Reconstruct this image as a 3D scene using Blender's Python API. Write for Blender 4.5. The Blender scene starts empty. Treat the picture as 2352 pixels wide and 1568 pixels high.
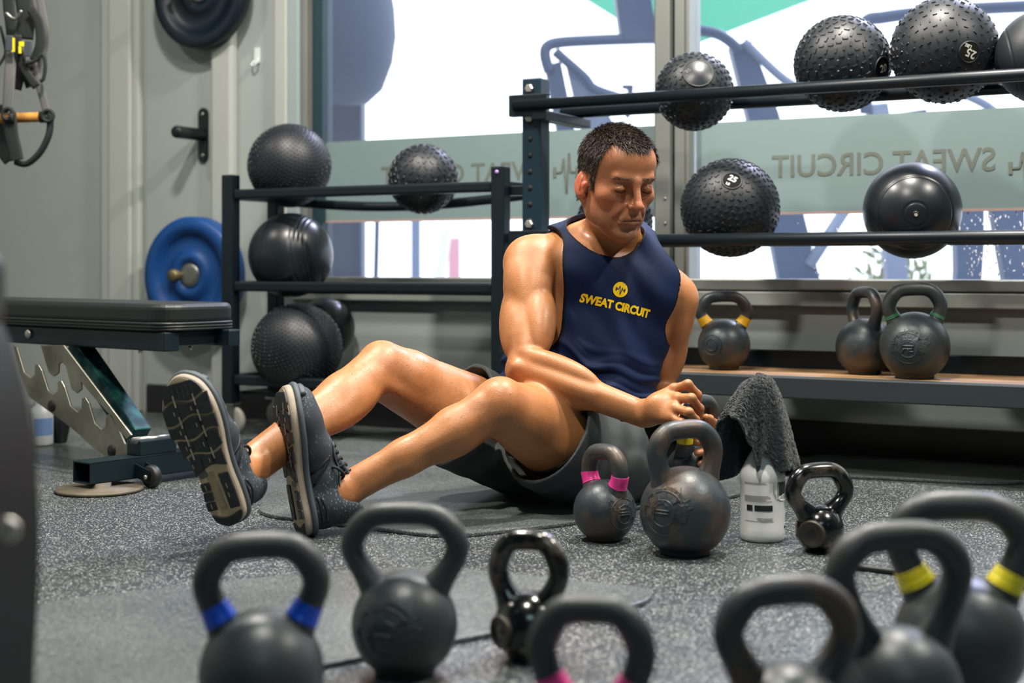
import bpy, bmesh, math, random
import numpy as np
from mathutils import Vector, Matrix, Euler
from mathutils.bvhtree import BVHTree

random.seed(7)
RNG = np.random.default_rng(7)
SC = bpy.context.scene
COL = SC.collection
R = math.radians

# ------------------------------------------------------------------ camera, world, lights, exposure
F = 3267.0            # focal length in pixels of the 2352x1568 frame (50 mm)
CX, HY, CH = 1176.0, 612.0, 0.58   # image centre column, horizon row, camera height
cam_d = bpy.data.cameras.new('camera')
cam_d.sensor_width = 36.0
cam_d.lens = 36.0 * F / 2352.0
cam_d.shift_y = -(784.0 - HY) / 2352.0
cam_d.clip_start = 0.05
cam_d.dof.use_dof = True
cam_d.dof.focus_distance = 3.32
cam_d.dof.aperture_fstop = 2.5
cam_d.dof.aperture_blades = 9
cam = bpy.data.objects.new('camera', cam_d)
cam.location = (0, 0, CH)
cam.rotation_euler = (R(90), 0, 0)
COL.objects.link(cam)
SC.camera = cam

world = bpy.data.worlds.new('daylight')
SC.world = world
world.use_nodes = True
bg = world.node_tree.nodes['Background']
bg.inputs[0].default_value = (0.88, 0.90, 1.0, 1)
bg.inputs[1].default_value = 3.0

def lamp(name, kind, loc, energy, color, size=0.3, size_y=None, target=None, spot=None):
    d = bpy.data.lights.new(name, kind)
    d.energy = energy
    d.color = color
    if kind == 'AREA':
        d.size = size
        d.shape = 'DISK'
        if size_y:
            d.shape = 'RECTANGLE'; d.size_y = size_y
    elif kind in ('POINT', 'SPOT'):
        d.shadow_soft_size = size
    o = bpy.data.objects.new(name, d)
    o.location = loc
    if target is not None:
        o.rotation_euler = (Vector(target) - Vector(loc)).to_track_quat('-Z', 'Y').to_euler()
    COL.objects.link(o)
    return o

WARM = (1.0, 0.93, 0.83)
TEAL_FILL = (0.62, 0.90, 1.0)
# ceiling downlights of the gym (above the frame)
lamp('downlight', 'AREA', (-0.85, 3.45, 3.0), 108, WARM, 0.24)
lamp('downlight', 'AREA', (0.85, 3.40, 3.0), 128, WARM, 0.24)
lamp('downlight', 'AREA', (2.3, 2.3, 3.0), 90, WARM, 0.24)
lamp('downlight', 'AREA', (-2.6, 3.9, 3.0), 26, WARM, 0.24)
lamp('downlight', 'AREA', (-0.2, 1.8, 3.0), 68, WARM, 0.24)
lamp('fill_panel', 'AREA', (0.4, -1.2, 2.98), 26, TEAL_FILL, 1.2, 1.2)  # unseen fill light, added to lift the shadows and tint them teal

# low sun haze coming in through the window wall
sd = bpy.data.lights.new('sun', 'SUN'); sd.energy = 2.2; sd.angle = R(4); sd.color = (0.72, 0.70, 1.0)
so = bpy.data.objects.new('sun', sd); COL.objects.link(so)
so.rotation_euler = Vector((-0.40, -0.60, -0.62)).to_track_quat('-Z', 'Y').to_euler()

vs = SC.view_settings
SC.display_settings.display_device = 'sRGB'
vs.view_transform = 'Standard'
vs.look = 'None'
vs.exposure = 0.0
vs.gamma = 1.0
vs.use_curve_mapping = False
SC.cycles.use_denoising = True
SC.cycles.max_bounces = 7
SC.cycles.caustics_reflective = False
SC.cycles.caustics_refractive = False
SC.cycles.sample_clamp_indirect = 6.0

# ------------------------------------------------------------------ helpers
def P(px, py, Y):
    """world point at depth Y seen at (px, py) of the photograph"""
    return Vector(((px - CX) / F * Y, Y, CH - (py - HY) / F * Y))

def G(px, py, z=0.0):
    """point on the level z seen at (px, py)"""
    Y = F * (CH - z) / (py - HY)
    return P(px, py, Y)

def lin(h):
    h = h.lstrip('#')
    out = []
    for i in (0, 2, 4):
        c = int(h[i:i + 2], 16) / 255.0
        out.append(c / 12.92 if c <= 0.04045 else ((c + 0.055) / 1.055) ** 2.4)
    return (*out, 1.0)

MATS = {}
def mat(name, col, rough=0.5, metal=0.0, var=0.0, vscale=6.0, bump=0.0, bscale=60.0, coat=0.0,
        col2=None, cscale=None, sss=0.0, sheen=0.0, spec=0.5, rvar=0.0, alpha=1.0, trans=0.0, detail=4.0, thr=(0.35, 0.65)):
    if name in MATS:
        return MATS[name]
    m = bpy.data.materials.new(name)
    m.use_nodes = True
    nt = m.node_tree
    b = nt.nodes['Principled BSDF']
    c = lin(col) if isinstance(col, str) else (*col, 1.0)
    b.inputs['Base Color'].default_value = c
    b.inputs['Roughness'].default_value = rough
    b.inputs['Metallic'].default_value = metal
    b.inputs['Specular IOR Level'].default_value = spec
    b.inputs['Coat Weight'].default_value = coat
    b.inputs['Coat Roughness'].default_value = 0.12
    if sss:
        b.inputs['Subsurface Weight'].default_value = sss
        b.inputs['Subsurface Radius'].default_value = (1.0, 0.35, 0.2)
        b.inputs['Subsurface Scale'].default_value = 0.008
    if sheen:
        b.inputs['Sheen Weight'].default_value = sheen
    if trans:
        b.inputs['Transmission Weight'].default_value = trans
    if alpha < 1:
        b.inputs['Alpha'].default_value = alpha
    tc = nt.nodes.new('ShaderNodeTexCoord')
    if var or col2:
        n = nt.nodes.new('ShaderNodeTexNoise')
        n.inputs['Scale'].default_value = cscale or vscale
        n.inputs['Detail'].default_value = detail
        nt.links.new(tc.outputs['Object'], n.inputs['Vector'])
        rp = nt.nodes.new('ShaderNodeValToRGB')
        rp.color_ramp.elements[0].position = thr[0]
        rp.color_ramp.elements[1].position = thr[1]
        if col2:
            c2 = lin(col2) if isinstance(col2, str) else (*col2, 1.0)
            rp.color_ramp.elements[0].color = c
            rp.color_ramp.elements[1].color = c2
        else:
            rp.color_ramp.elements[0].color = tuple(x * (1 - var) for x in c[:3]) + (1,)
            rp.color_ramp.elements[1].color = tuple(min(1, x * (1 + var)) for x in c[:3]) + (1,)
        nt.links.new(n.outputs['Fac'], rp.inputs['Fac'])
        nt.links.new(rp.outputs['Color'], b.inputs['Base Color'])
        if rvar:
            mr = nt.nodes.new('ShaderNodeMapRange')
            mr.inputs['To Min'].default_value = max(0.02, rough - rvar)
            mr.inputs['To Max'].default_value = min(1.0, rough + rvar)
            nt.links.new(n.outputs['Fac'], mr.inputs['Value'])
            nt.links.new(mr.outputs['Result'], b.inputs['Roughness'])
    if bump:
        n2 = nt.nodes.new('ShaderNodeTexNoise')
        n2.inputs['Scale'].default_value = bscale
        n2.inputs['Detail'].default_value = 3.0
        nt.links.new(tc.outputs['Object'], n2.inputs['Vector'])
        bp = nt.nodes.new('ShaderNodeBump')
        bp.inputs['Strength'].default_value = bump
        bp.inputs['Distance'].default_value = 0.004
        nt.links.new(n2.outputs['Fac'], bp.inputs['Height'])
        nt.links.new(bp.outputs['Normal'], b.inputs['Normal'])
    MATS[name] = m
    return m

class MB:
    """collects shapes, then links them as ONE mesh object"""
    def __init__(s):
        s.v = []; s.f = []; s.sm = []
    def add(s, verts, faces, M=None, smooth=False):
        o = len(s.v)
        for p in verts:
            p = Vector(p)
            s.v.append(tuple(M @ p) if M is not None else tuple(p))
        for f in faces:
            s.f.append(tuple(i + o for i in f)); s.sm.append(smooth)
        return s
    def box(s, c, d, M=None, rz=0.0):
        x, y, z = d[0] / 2, d[1] / 2, d[2] / 2
        vv = [(-x, -y, -z), (x, -y, -z), (x, y, -z), (-x, y, -z), (-x, -y, z), (x, -y, z), (x, y, z), (-x, y, z)]
        T = Matrix.Translation(c) @ Matrix.Rotation(rz, 4, 'Z')
        if M is not None: T = M @ T
        return s.add(vv, [(0, 3, 2, 1), (4, 5, 6, 7), (0, 1, 5, 4), (1, 2, 6, 5), (2, 3, 7, 6), (3, 0, 4, 7)], T)
    def bar(s, a, b, w, h, up=(0, 0, 1), M=None):
        """box beam from a to b, w across, h along up"""
        a, b, up = Vector(a), Vector(b), Vector(up)
        d = (b - a); L = d.length; d.normalize()
        side = d.cross(up)
        if side.length < 1e-5: side = d.cross(Vector((1, 0, 0)))
        side.normalize(); u = side.cross(d).normalized()
        T = Matrix((( *side, 0), (*d, 0), (*u, 0), (0, 0, 0, 1))).transposed()
        T = Matrix.Translation((a + b) / 2) @ T
        if M is not None: T = M @ T
        return s.box((0, 0, 0), (w, L, h), T)
    def tube(s, path, r, n=12, closed=False, caps=True, M=None, flat=None, up=None):
        pts = [Vector(p) for p in path]
        m = len(pts)
        rs = r if isinstance(r, (list, tuple)) else [r] * m
        T = []
        for i in range(m):
            if closed: t = pts[(i + 1) % m] - pts[i - 1]
            else: t = pts[min(i + 1, m - 1)] - pts[max(i - 1, 0)]
            T.append(t.normalized())
        if up is None:
            ref = Vector((0, 0, 1)) if abs(T[0].z) < 0.9 else Vector((1, 0, 0))
        else: ref = Vector(up)
        nrm = (ref - T[0] * ref.dot(T[0])).normalized()
        vv = []; ff = []
        for i in range(m):
            nrm = (nrm - T[i] * nrm.dot(T[i])).normalized()
            bn = T[i].cross(nrm)
            fx = flat if flat else 1.0
            for k in range(n):
                a = 2 * math.pi * k / n
                vv.append(pts[i] + (nrm * math.cos(a) * fx + bn * math.sin(a)) * rs[i])
        q = m if closed else m - 1
        for i in range(q):
            for k in range(n):
                a = i * n + k; b = i * n + (k + 1) % n
                c = ((i + 1) % m) * n + (k + 1) % n; d = ((i + 1) % m) * n + k
                ff.append((a, b, c, d))
        if caps and not closed:
            ff.append(tuple(reversed(range(n)))); ff.append(tuple((m - 1) * n + k for k in range(n)))
        return s.add(vv, ff, M, True)
    def lathe(s, prof, n=32, M=None, smooth=True):
        """prof: (radius, z) list from bottom to top"""
        vv = []; ff = []; rows = []
        for (r, z) in prof:
            if r < 1e-6:
                rows.append([len(vv)]); vv.append((0, 0, z))
            else:
                rows.append(list(range(len(vv), len(vv) + n)))
                vv += [(r * math.cos(2 * math.pi * k / n), r * math.sin(2 * math.pi * k / n), z) for k in range(n)]
        for a, b in zip(rows[:-1], rows[1:]):
            for k in range(n):
                k2 = (k + 1) % n
                if len(a) == 1 and len(b) == 1: continue
                if len(a) == 1: ff.append((a[0], b[k2], b[k]))
                elif len(b) == 1: ff.append((a[k], a[k2], b[0]))
                else: ff.append((a[k], a[k2], b[k2], b[k]))
        if len(rows[0]) > 1: ff.append(tuple(reversed(rows[0])))
        if len(rows[-1]) > 1: ff.append(tuple(rows[-1]))
        return s.add(vv, ff, M, smooth)
    def prism(s, poly, h, M=None, z0=0.0, smooth=False):
        n = len(poly)
        vv = [(x, y, z0) for x, y in poly] + [(x, y, z0 + h) for x, y in poly]
        ff = [tuple(reversed(range(n))), tuple(range(n, 2 * n))]
        ff += [(i, (i + 1) % n, n + (i + 1) % n, n + i) for i in range(n)]
        return s.add(vv, ff, M, smooth)
    def grid(s, fn, nu, nv, M=None, wrap_u=False, smooth=True):
        vv = [fn(i / (nu if wrap_u else nu - 1), j / (nv - 1)) for j in range(nv) for i in range(nu)]
        ff = []
        for j in range(nv - 1):
            for i in range(nu if wrap_u else nu - 1):
                i2 = (i + 1) % nu
                ff.append((j * nu + i, j * nu + i2, (j + 1) * nu + i2, (j + 1) * nu + i))
        return s.add(vv, ff, M, smooth)
    def build(s, name, m, parent=None, bevel=0.0, bseg=2, sub=0, solid=0.0, fixn=False):
        me = bpy.data.meshes.new(name)
        me.from_pydata(s.v, [], s.f)
        me.polygons.foreach_set('use_smooth', s.sm)
        if fixn:
            bm = bmesh.new(); bm.from_mesh(me); bmesh.ops.recalc_face_normals(bm, faces=bm.faces); bm.to_mesh(me); bm.free()
        me.update()
        if m is not None: me.materials.append(m)
        o = bpy.data.objects.new(name, me)
        COL.objects.link(o)
        if parent is not None: o.parent = parent
        if solid:
            sd = o.modifiers.new('thick', 'SOLIDIFY'); sd.thickness = solid; sd.offset = 0
        if bevel:
            bv = o.modifiers.new('edge', 'BEVEL'); bv.width = bevel; bv.segments = bseg; bv.limit_method = 'ANGLE'; bv.angle_limit = R(40)
            bv.harden_normals = False
        if sub:
            sb = o.modifiers.new('smooth', 'SUBSURF'); sb.levels = sub; sb.render_levels = sub
        return o

def empty(name, loc=(0, 0, 0), rz=0.0, M=None):
    o = bpy.data.objects.new(name, None)
    o.empty_display_size = 0.05
    if M is not None: o.matrix_world = M
    else:
        o.location = loc; o.rotation_euler = (0, 0, rz)
    COL.objects.link(o)
    return o

def tag(o, label=None, cat=None, group=None, kind=None):
    if label: o['label'] = label
    if cat: o['category'] = cat
    if group: o['group'] = group
    if kind: o['kind'] = kind
    return o

def struct(o):
    o['kind'] = 'structure'; return o

def text_tris(s, size=1.0, offset=0.0, align='CENTER'):
    """flat outline of a word as (verts, faces), width along x"""
    cu = bpy.data.curves.new('lettering', 'FONT')
    cu.body = s; cu.size = size; cu.align_x = align; cu.align_y = 'CENTER'; cu.offset = offset
    cu.resolution_u = 4
    o = bpy.data.objects.new('lettering', cu)
    COL.objects.link(o)
    dg = bpy.context.evaluated_depsgraph_get()
    me = bpy.data.meshes.new_from_object(o.evaluated_get(dg))
    vv = [tuple(v.co) for v in me.vertices]; ff = [tuple(p.vertices) for p in me.polygons]
    bpy.data.objects.remove(o); bpy.data.curves.remove(cu); bpy.data.meshes.remove(me)
    return vv, ff

def arc(cx, cy, r, a0, a1, n):
    return [(cx + r * math.cos(a0 + (a1 - a0) * i / n), cy + r * math.sin(a0 + (a1 - a0) * i / n)) for i in range(n + 1)]

def catmull(pts, n=8, closed=False):
    pts = [Vector(p) for p in pts]
    m = len(pts); out = []
    q = m if closed else m - 1
    for i in range(q):
        if closed: a, b, c, d = pts[i - 1], pts[i], pts[(i + 1) % m], pts[(i + 2) % m]
        else: a, b, c, d = pts[max(i - 1, 0)], pts[i], pts[i + 1], pts[min(i + 2, m - 1)]
        for k in range(n):
            t = k / n
            out.append(0.5 * ((2 * b) + (c - a) * t + (2 * a - 5 * b + 4 * c - d) * t * t + (3 * b - a - 3 * c + d) * t ** 3))
    if not closed: out.append(pts[-1])
    return out
# ------------------------------------------------------------------ room
WA = R(-28.4)
W0 = Vector((0.909, 4.407, 0.0))
U = Vector((math.cos(WA), math.sin(WA), 0.0))          # along the window wall, towards the viewer's right
N = Vector((-math.sin(WA), math.cos(WA), 0.0))         # into the wall, away from the viewer
WM = Matrix.Translation(W0) @ Matrix.Rotation(WA, 4, 'Z')  # wall frame: x along, y outwards through the wall, z up

def WP(px, py, off=0.0):
    """wall-frame point seen at (px,py) on the plane OFF metres in front of the wall"""
    r = Vector(((px - CX) / F, 1.0, -(py - HY) / F))
    t = (W0.dot(N) - off) / r.dot(N)
    p = r * t + Vector((0, 0, CH))
    return Vector(((p - W0).dot(U), -off, p.z))

def WS(px, off=0.0): return WP(px, HY, off).x
def WD(px, off=0.0):
    r = Vector(((px - CX) / F, 1.0, 0)); return (W0.dot(N) - off) / r.dot(N)

M_wall = mat('painted_wall', '#959d9b', 0.55, var=0.04, vscale=1.5, bump=0.05, bscale=40)
M_trim = mat('painted_trim', '#a3a8a4', 0.45)
M_alu = mat('brushed_aluminium', '#8f938f', 0.38, 0.6, var=0.08, vscale=4)
M_base = mat('black_cove_base', '#0d1114', 0.6)
M_black = mat('black_powder_coat', '#10171b', 0.42, 0.15, bump=0.08, bscale=300)
M_ceil = mat('ceiling_paint', '#34383b', 0.9)
M_dark_wall = mat('dark_gym_wall', '#3d4448', 0.8)

# rubber floor with pale flecks
def floor_mat(name, c0, fleck, rough, density, scale=260.0, bumpd=0.0005):
    m = bpy.data.materials.new(name); m.use_nodes = True
    nt = m.node_tree; b = nt.nodes['Principled BSDF']
    tc = nt.nodes.new('ShaderNodeTexCoord')
    vo = nt.nodes.new('ShaderNodeTexVoronoi'); vo.inputs['Scale'].default_value = scale
    vo.inputs['Randomness'].default_value = 1.0
    nt.links.new(tc.outputs['Object'], vo.inputs['Vector'])
    sep = nt.nodes.new('ShaderNodeSeparateColor'); nt.links.new(vo.outputs['Color'], sep.inputs[0])
    lt = nt.nodes.new('ShaderNodeMath'); lt.operation = 'LESS_THAN'; lt.inputs[1].default_value = density
    nt.links.new(sep.outputs[0], lt.inputs[0])
    n = nt.nodes.new('ShaderNodeTexNoise'); n.inputs['Scale'].default_value = 3.0; n.inputs['Detail'].default_value = 6
    nt.links.new(tc.outputs['Object'], n.inputs['Vector'])
    mx = nt.nodes.new('ShaderNodeMix'); mx.data_type = 'RGBA'
    mx.inputs[6].default_value = lin(c0); mx.inputs[7].default_value = lin(fleck)
    nt.links.new(lt.outputs[0], mx.inputs[0])
    hs = nt.nodes.new('ShaderNodeHueSaturation')
    mr = nt.nodes.new('ShaderNodeMapRange'); mr.inputs[3].default_value = 0.7; mr.inputs[4].default_value = 1.35
    nt.links.new(n.outputs['Fac'], mr.inputs[0]); nt.links.new(mr.outputs[0], hs.inputs['Value'])
    nt.links.new(mx.outputs[2], hs.inputs['Color'])
    nt.links.new(hs.outputs['Color'], b.inputs['Base Color'])
    mr2 = nt.nodes.new('ShaderNodeMapRange'); mr2.inputs[3].default_value = rough - 0.12; mr2.inputs[4].default_value = rough + 0.12
    nt.links.new(n.outputs['Fac'], mr2.inputs[0]); nt.links.new(mr2.outputs[0], b.inputs['Roughness'])
    n3 = nt.nodes.new('ShaderNodeTexNoise'); n3.inputs['Scale'].default_value = scale * 0.7; n3.inputs['Detail'].default_value = 2
    nt.links.new(tc.outputs['Object'], n3.inputs['Vector'])
    bp = nt.nodes.new('ShaderNodeBump'); bp.inputs['Strength'].default_value = 0.5; bp.inputs['Distance'].default_value = bumpd
    nt.links.new(n3.outputs['Fac'], bp.inputs['Height']); nt.links.new(bp.outputs['Normal'], b.inputs['Normal'])
    return m

M_floor = floor_mat('flecked_rubber', '#363c40', '#adb0ac', 0.31, 0.11, 430.0)
M_mat = floor_mat('mat_rubber', '#40474a', '#767b79', 0.33, 0.25, 600.0, 0.0003)

def wbox(mb, x0, x1, y0, y1, z0, z1, M=WM):
    mb.box(((x0 + x1) / 2, (y0 + y1) / 2, (z0 + z1) / 2), (abs(x1 - x0), abs(y1 - y0), abs(z1 - z0)), M)
f = MB(); wbox(f, -6.5, 5.5, -9.5, 0.15, -0.04, 0.0); floor = struct(f.build('floor', M_floor))
f = MB(); wbox(f, -6.5, 5.5, -9.5, 0.14, 3.03, 3.13); struct(f.build('ceiling', M_ceil))
f = MB(); f.box((0, -2.6, 1.5), (9.0, 0.1, 3.2)); struct(f.build('wall_back', M_dark_wall))
f = MB(); f.box((-3.6, 2.6, 1.5), (0.1, 9.4, 3.2)); struct(f.build('wall_left', M_wall))
f = MB(); f.box((4.2, 0.6, 1.5), (0.1, 6.4, 3.2)); struct(f.build('wall_right', M_dark_wall))

# window wall: pieces round the two openings
Z_SILL = WP(1000, 637).z
sL0, sL1 = WS(697), WS(1512)       # opening of the first window
sR0, sR1 = WS(1572), 2.6
ZT = 2.45
w = MB()
s_min, s_max = -5.1, 4.0
wbox(w, s_min, s_max, 0, 0.14, 0.0, Z_SILL - 0.03)
wbox(w, s_min, sL0 - 0.02, 0, 0.14, Z_SILL - 0.03, 3.03)
wbox(w, sR1, s_max, 0, 0.14, Z_SILL - 0.03, 3.03)
wbox(w, sL0 - 0.02, sR1, 0, 0.14, ZT, 3.03)
w_o = struct(w.build('wall_front', M_wall))

# black cove base along the wall (starts beside the door casing)
b = MB(); wbox(b, WS(335, 0.012), s_max, -0.012, -0.0005, 0.0, 0.105); struct(b.build('baseboard_front', M_base, bevel=0.003))

# frames of the two windows with their panes
def window(name, x0, x1, y_in=0.02):
    fr = MB()
    t = 0.035
    wbox(fr, x0 - 0.02, x0 + t - 0.02, 0.0, 0.11, Z_SILL - 0.03, ZT)
    wbox(fr, x1 - t + 0.02, x1 + 0.02, 0.0, 0.11, Z_SILL - 0.03, ZT)
    wbox(fr, x0 - 0.02, x1 + 0.02, 0.0, 0.11, ZT - t, ZT)
    o = struct(fr.build(name, M_alu, bevel=0.003))
    s = MB(); wbox(s, x0 - 0.02, x1 + 0.02, -0.018, 0.11, Z_SILL - 0.035, Z_SILL)
    s.build('window_sill', M_alu, o, bevel=0.004)
    g = MB(); wbox(g, x0 + 0.01, x1 - 0.01, 0.062, 0.068, Z_SILL, ZT - t)
    g.build('window_pane', M_glass, o)
    return o

M_glass = bpy.data.materials.new('window_glass'); M_glass.use_nodes = True
nt = M_glass.node_tree; nt.nodes.remove(nt.nodes['Principled BSDF'])
tr = nt.nodes.new('ShaderNodeBsdfTransparent'); tr.inputs[0].default_value = (0.93, 0.96, 0.97, 1)
gl = nt.nodes.new('ShaderNodeBsdfGlossy'); gl.inputs['Roughness'].default_value = 0.02
df = nt.nodes.new('ShaderNodeBsdfTranslucent'); df.inputs[0].default_value = (0.75, 0.8, 0.95, 1)
fr = nt.nodes.new('ShaderNodeFresnel'); fr.inputs[0].default_value = 1.3
m1 = nt.nodes.new('ShaderNodeMixShader'); m2 = nt.nodes.new('ShaderNodeMixShader')
m2.inputs[0].default_value = 0.035
nt.links.new(tr.outputs[0], m2.inputs[1]); nt.links.new(df.outputs[0], m2.inputs[2])
nt.links.new(fr.outputs[0], m1.inputs[0]); nt.links.new(m2.outputs[0], m1.inputs[1]); nt.links.new(gl.outputs[0], m1.inputs[2])
nt.links.new(m1.outputs[0], nt.nodes['Material Output'].inputs[0])

win1 = window('window_1', sL0, sL1)
win2 = window('window_2', sR0, sR1)
# dark reveal at the left side of the first window
d = MB(); wbox(d, sL0 + 0.012, WS(728), 0.035, 0.10, Z_SILL, ZT - 0.04)
d.build('window_stile', mat('dark_window_stile', '#16323d', 0.5), win1)
# mullion post between the windows: stepped aluminium profile
mu = MB()
wbox(mu, sL1 + 0.0, WS(1546), -0.03, 0.11, Z_SILL, ZT)
wbox(mu, WS(1552), WS(1574), -0.012, 0.11, Z_SILL, ZT)
mu_o = struct(mu.build('trim_1', M_alu, bevel=0.003))
g_ = MB(); wbox(g_, WS(1546), WS(1552), -0.004, 0.02, Z_SILL, ZT); g_.build('rubber_gasket', mat('gasket_black', '#07282e', 0.6), mu_o)
b_ = MB()
for z in (0.72, 0.80):
    b_.lathe([(0.0045, 0), (0.004, 0.003), (0, 0.004)], 10, WM @ Matrix.Translation((WS(1536), -0.03, z)) @ Matrix.Rotation(R(90), 4, 'X'))
b_.build('mullion_screw', M_alu, mu_o)

# ledge under the glass
lg = MB(); wbox(lg, sL0 - 0.05, s_max, -0.03, 0.0, Z_SILL - 0.085, Z_SILL - 0.04); struct(lg.build('trim_2', mat('ledge_paint', '#8b918c', 0.5), bevel=0.004))

# frosted privacy film with the mirrored lettering
M_film = bpy.data.materials.new('frosted_film'); M_film.use_nodes = True
nt = M_film.node_tree; bb = nt.nodes['Principled BSDF']
bb.inputs['Base Color'].default_value = lin('#75898b'); bb.inputs['Roughness'].default_value = 0.6
tl = nt.nodes.new('ShaderNodeBsdfTranslucent'); tl.inputs[0].default_value = lin('#93aaa6')
mx = nt.nodes.new('ShaderNodeMixShader'); mx.inputs[0].default_value = 0.08
nt.links.new(bb.outputs[0], mx.inputs[1]); nt.links.new(tl.outputs[0], mx.inputs[2]); nt.links.new(mx.outputs[0], nt.nodes['Material Output'].inputs[0])
M_letter = mat('film_lettering', '#5f665f', 0.6)
M_edge = mat('film_edge', '#a08a84', 0.6)
zf0 = WP(1100, 504).z; zf1 = WP(1100, 305).z
def film(win, x0, x1):
    fm = MB(); wbox(fm, x0, x1, 0.056, 0.060, zf0, zf1)
    o = fm.build('privacy_film', M_film, win)
    e = MB(); wbox(e, x0, x1, 0.055, 0.0605, zf0, zf0 + 0.008); e.build('film_edge', M_edge, o)
    return o
film1 = film(win1, sL0 + 0.02, sL1 - 0.005)
film2 = film(win2, sR0 + 0.02, sR1 - 0.02)

def mirrored_word(s, px_left, px_right, py_top, py_bot, parent):
    a = WP(px_left, 375, -0.055); c = WP(px_right, 375, -0.055)
    vv, ff = text_tris(s, 1.0, 0.012)
    x0 = min(v[0] for v in vv); x1 = max(v[0] for v in vv); y0 = min(v[1] for v in vv); y1 = max(v[1] for v in vv)
    zt = WP(px_left, py_top, -0.055).z; zb = WP(px_left, py_bot, -0.055).z
    out = MB()
    T = []
    for v in vv:
        u = (v[0] - x0) / (x1 - x0); h = (v[1] - y0) / (y1 - y0)
        T.append((c.x + (a.x - c.x) * u, 0.0548, zb + (zt - zb) * h))
    out.add(T, ff, WM)
    return out.build('mirrored_lettering', M_letter, parent)
mirrored_word('SWEAT CIRCUIT', 1773, 2286, 357, 408, film2)
wid = WS(2286, -0.055) - WS(1773, -0.055)
# the same words on the first pane
def px_at(s):  # image column of wall coordinate s
    p = WM @ Vector((s, 0.055, 0)); return CX + F * p.x / p.y
mirrored_word('SWEAT CIRCUIT', 876, px_at(WS(876, -0.055) + wid), 383, 424, film1)

def pulse_icon(sc, zc, h, parent):
    """barbell with a heartbeat line"""
    pts = [(-0.5, 0), (-0.2, 0), (-0.1, 0.55), (0.03, -0.85), (0.14, 0.75), (0.22, 0), (0.5, 0)]
    mb = MB()
    for p, q in zip(pts[:-1], pts[1:]):
        mb.bar((sc + p[0] * h, 0.0545, zc + p[1] * h), (sc + q[0] * h, 0.0545, zc + q[1] * h), 0.006, 0.002, (0, 1, 0), WM)
    for x in (-0.5, 0.5):
        wbox(mb, sc + x * h - 0.005, sc + x * h + 0.005, 0.0535, 0.0555, zc - 0.018, zc + 0.018)
    mb.build('pulse_emblem', M_letter, parent)
pulse_icon(WS(1300, -0.055), WP(1300, 395, -0.055).z, 0.085, film1)
pulse_icon(WS(2356, -0.055), WP(2356, 385, -0.055).z, 0.085, film2)
# rain drops on the lower glass of the second window
dr = MB()
for _ in range(170):
    s = random.uniform(WS(2205), WS(2352)) if random.random() < 0.8 else random.uniform(WS(1800), WS(2250))
    z = random.uniform(Z_SILL + 0.01, zf0)
    r = random.uniform(0.0012, 0.003); st = random.uniform(1, 3.0)
    dr.lathe([(0, -r * st), (r * .8, -r * st * .5), (r, 0), (r * .7, r * st * .6), (0, r * st)], 6, WM @ Matrix.Translation((s, 0.0605, z)) @ Matrix.Scale(0.4, 4, (0, 1, 0)))
dr_o = dr.build('water_drops', mat('droplet', '#dfe4f4', 0.1, spec=0.8), win2); dr_o['kind'] = 'stuff'

# closet door and its casing on the left part of the wall
door = MB(); wbox(door, WS(340), WS(498), -0.012, -0.0005, 0.11, 2.6)
struct(door.build('door_1', M_wall, bevel=0.004))
cas = MB(); wbox(cas, WS(243), WS(330), -0.03, -0.0005, 0.0, 3.0)
cas_o = struct(cas.build('trim_3', M_trim, bevel=0.006))
c2 = MB(); wbox(c2, WS(268), WS(318), -0.05, -0.03, 0.0, 3.0); c2.build('casing_strip', M_trim, cas_o, bevel=0.008)
cas = MB(); wbox(cas, WS(500), WS(548), -0.045, -0.0005, 0.0, 3.0); struct(cas.build('trim_4', M_trim, bevel=0.012))
cas = MB(); wbox(cas, WS(640), WS(668), -0.03, -0.0005, Z_SILL, 3.0); struct(cas.build('trim_5', M_trim, bevel=0.006))
cas = MB(); wbox(cas, WS(668), WS(692), -0.02, -0.0005, Z_SILL, 3.0); struct(cas.build('trim_6', mat('frame_blue_grey', '#8d9a9e', 0.4), bevel=0.005))
# ------------------------------------------------------------------ things on the wall
M_plate_blue = mat('blue_bumper_rubber', '#07407f', 0.42, var=0.1, vscale=3, bump=0.05, bscale=80)
M_plate_dark = mat('dark_blue_bumper_rubber', '#04121f', 0.4, var=0.1, vscale=3, bump=0.05, bscale=80)
M_steel = mat('worn_steel', '#8d8f8a', 0.32, 0.9, var=0.15, vscale=8)
M_brass = mat('dull_hub_steel', '#7d7252', 0.45, 0.7, var=0.2, vscale=20)
M_hole = mat('deep_black', '#040608', 0.8)

TO_VIEW = Matrix.Rotation(R(90), 4, 'X')   # local z -> -y (out of the wall, towards the room)

def bumper_plate(px, py, rad, thick, m, label):
    c = WP(px, py, 0.075)
    t = empty('bumper_plate', M=WM @ Matrix.Translation((c.x, -0.045, c.z)) @ TO_VIEW)
    tag(t, label, 'weight plate', 'bumper plates on the wall pegs')
    h = thick
    p = [(0.026, 0.01), (rad * 0.55, 0.01), (rad * 0.58, 0.0), (rad * .97, 0.0), (rad, 0.008), (rad, h - 0.012), (rad * 0.97, h), (rad * .74, h),
         (rad * .71, h - 0.016), (rad * .42, h - 0.018), (rad * .39, h - 0.006), (0.055, h - 0.004), (0.05, h - 0.014), (0.026, h - 0.014)]
    mb = MB(); mb.lathe(p, 64); mb.build('plate', m, t)
    hb = MB(); hb.lathe([(0.026, 0.008), (0.048, 0.01), (0.048, h - 0.012), (0.044, h - 0.006), (0.027, h - 0.006)], 32)
    hb.build('hub', M_steel, t)
    return t
bumper_plate(463, -22, 0.225, 0.055, M_plate_dark, 'dark navy bumper plate hanging high on the white wall')
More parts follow.
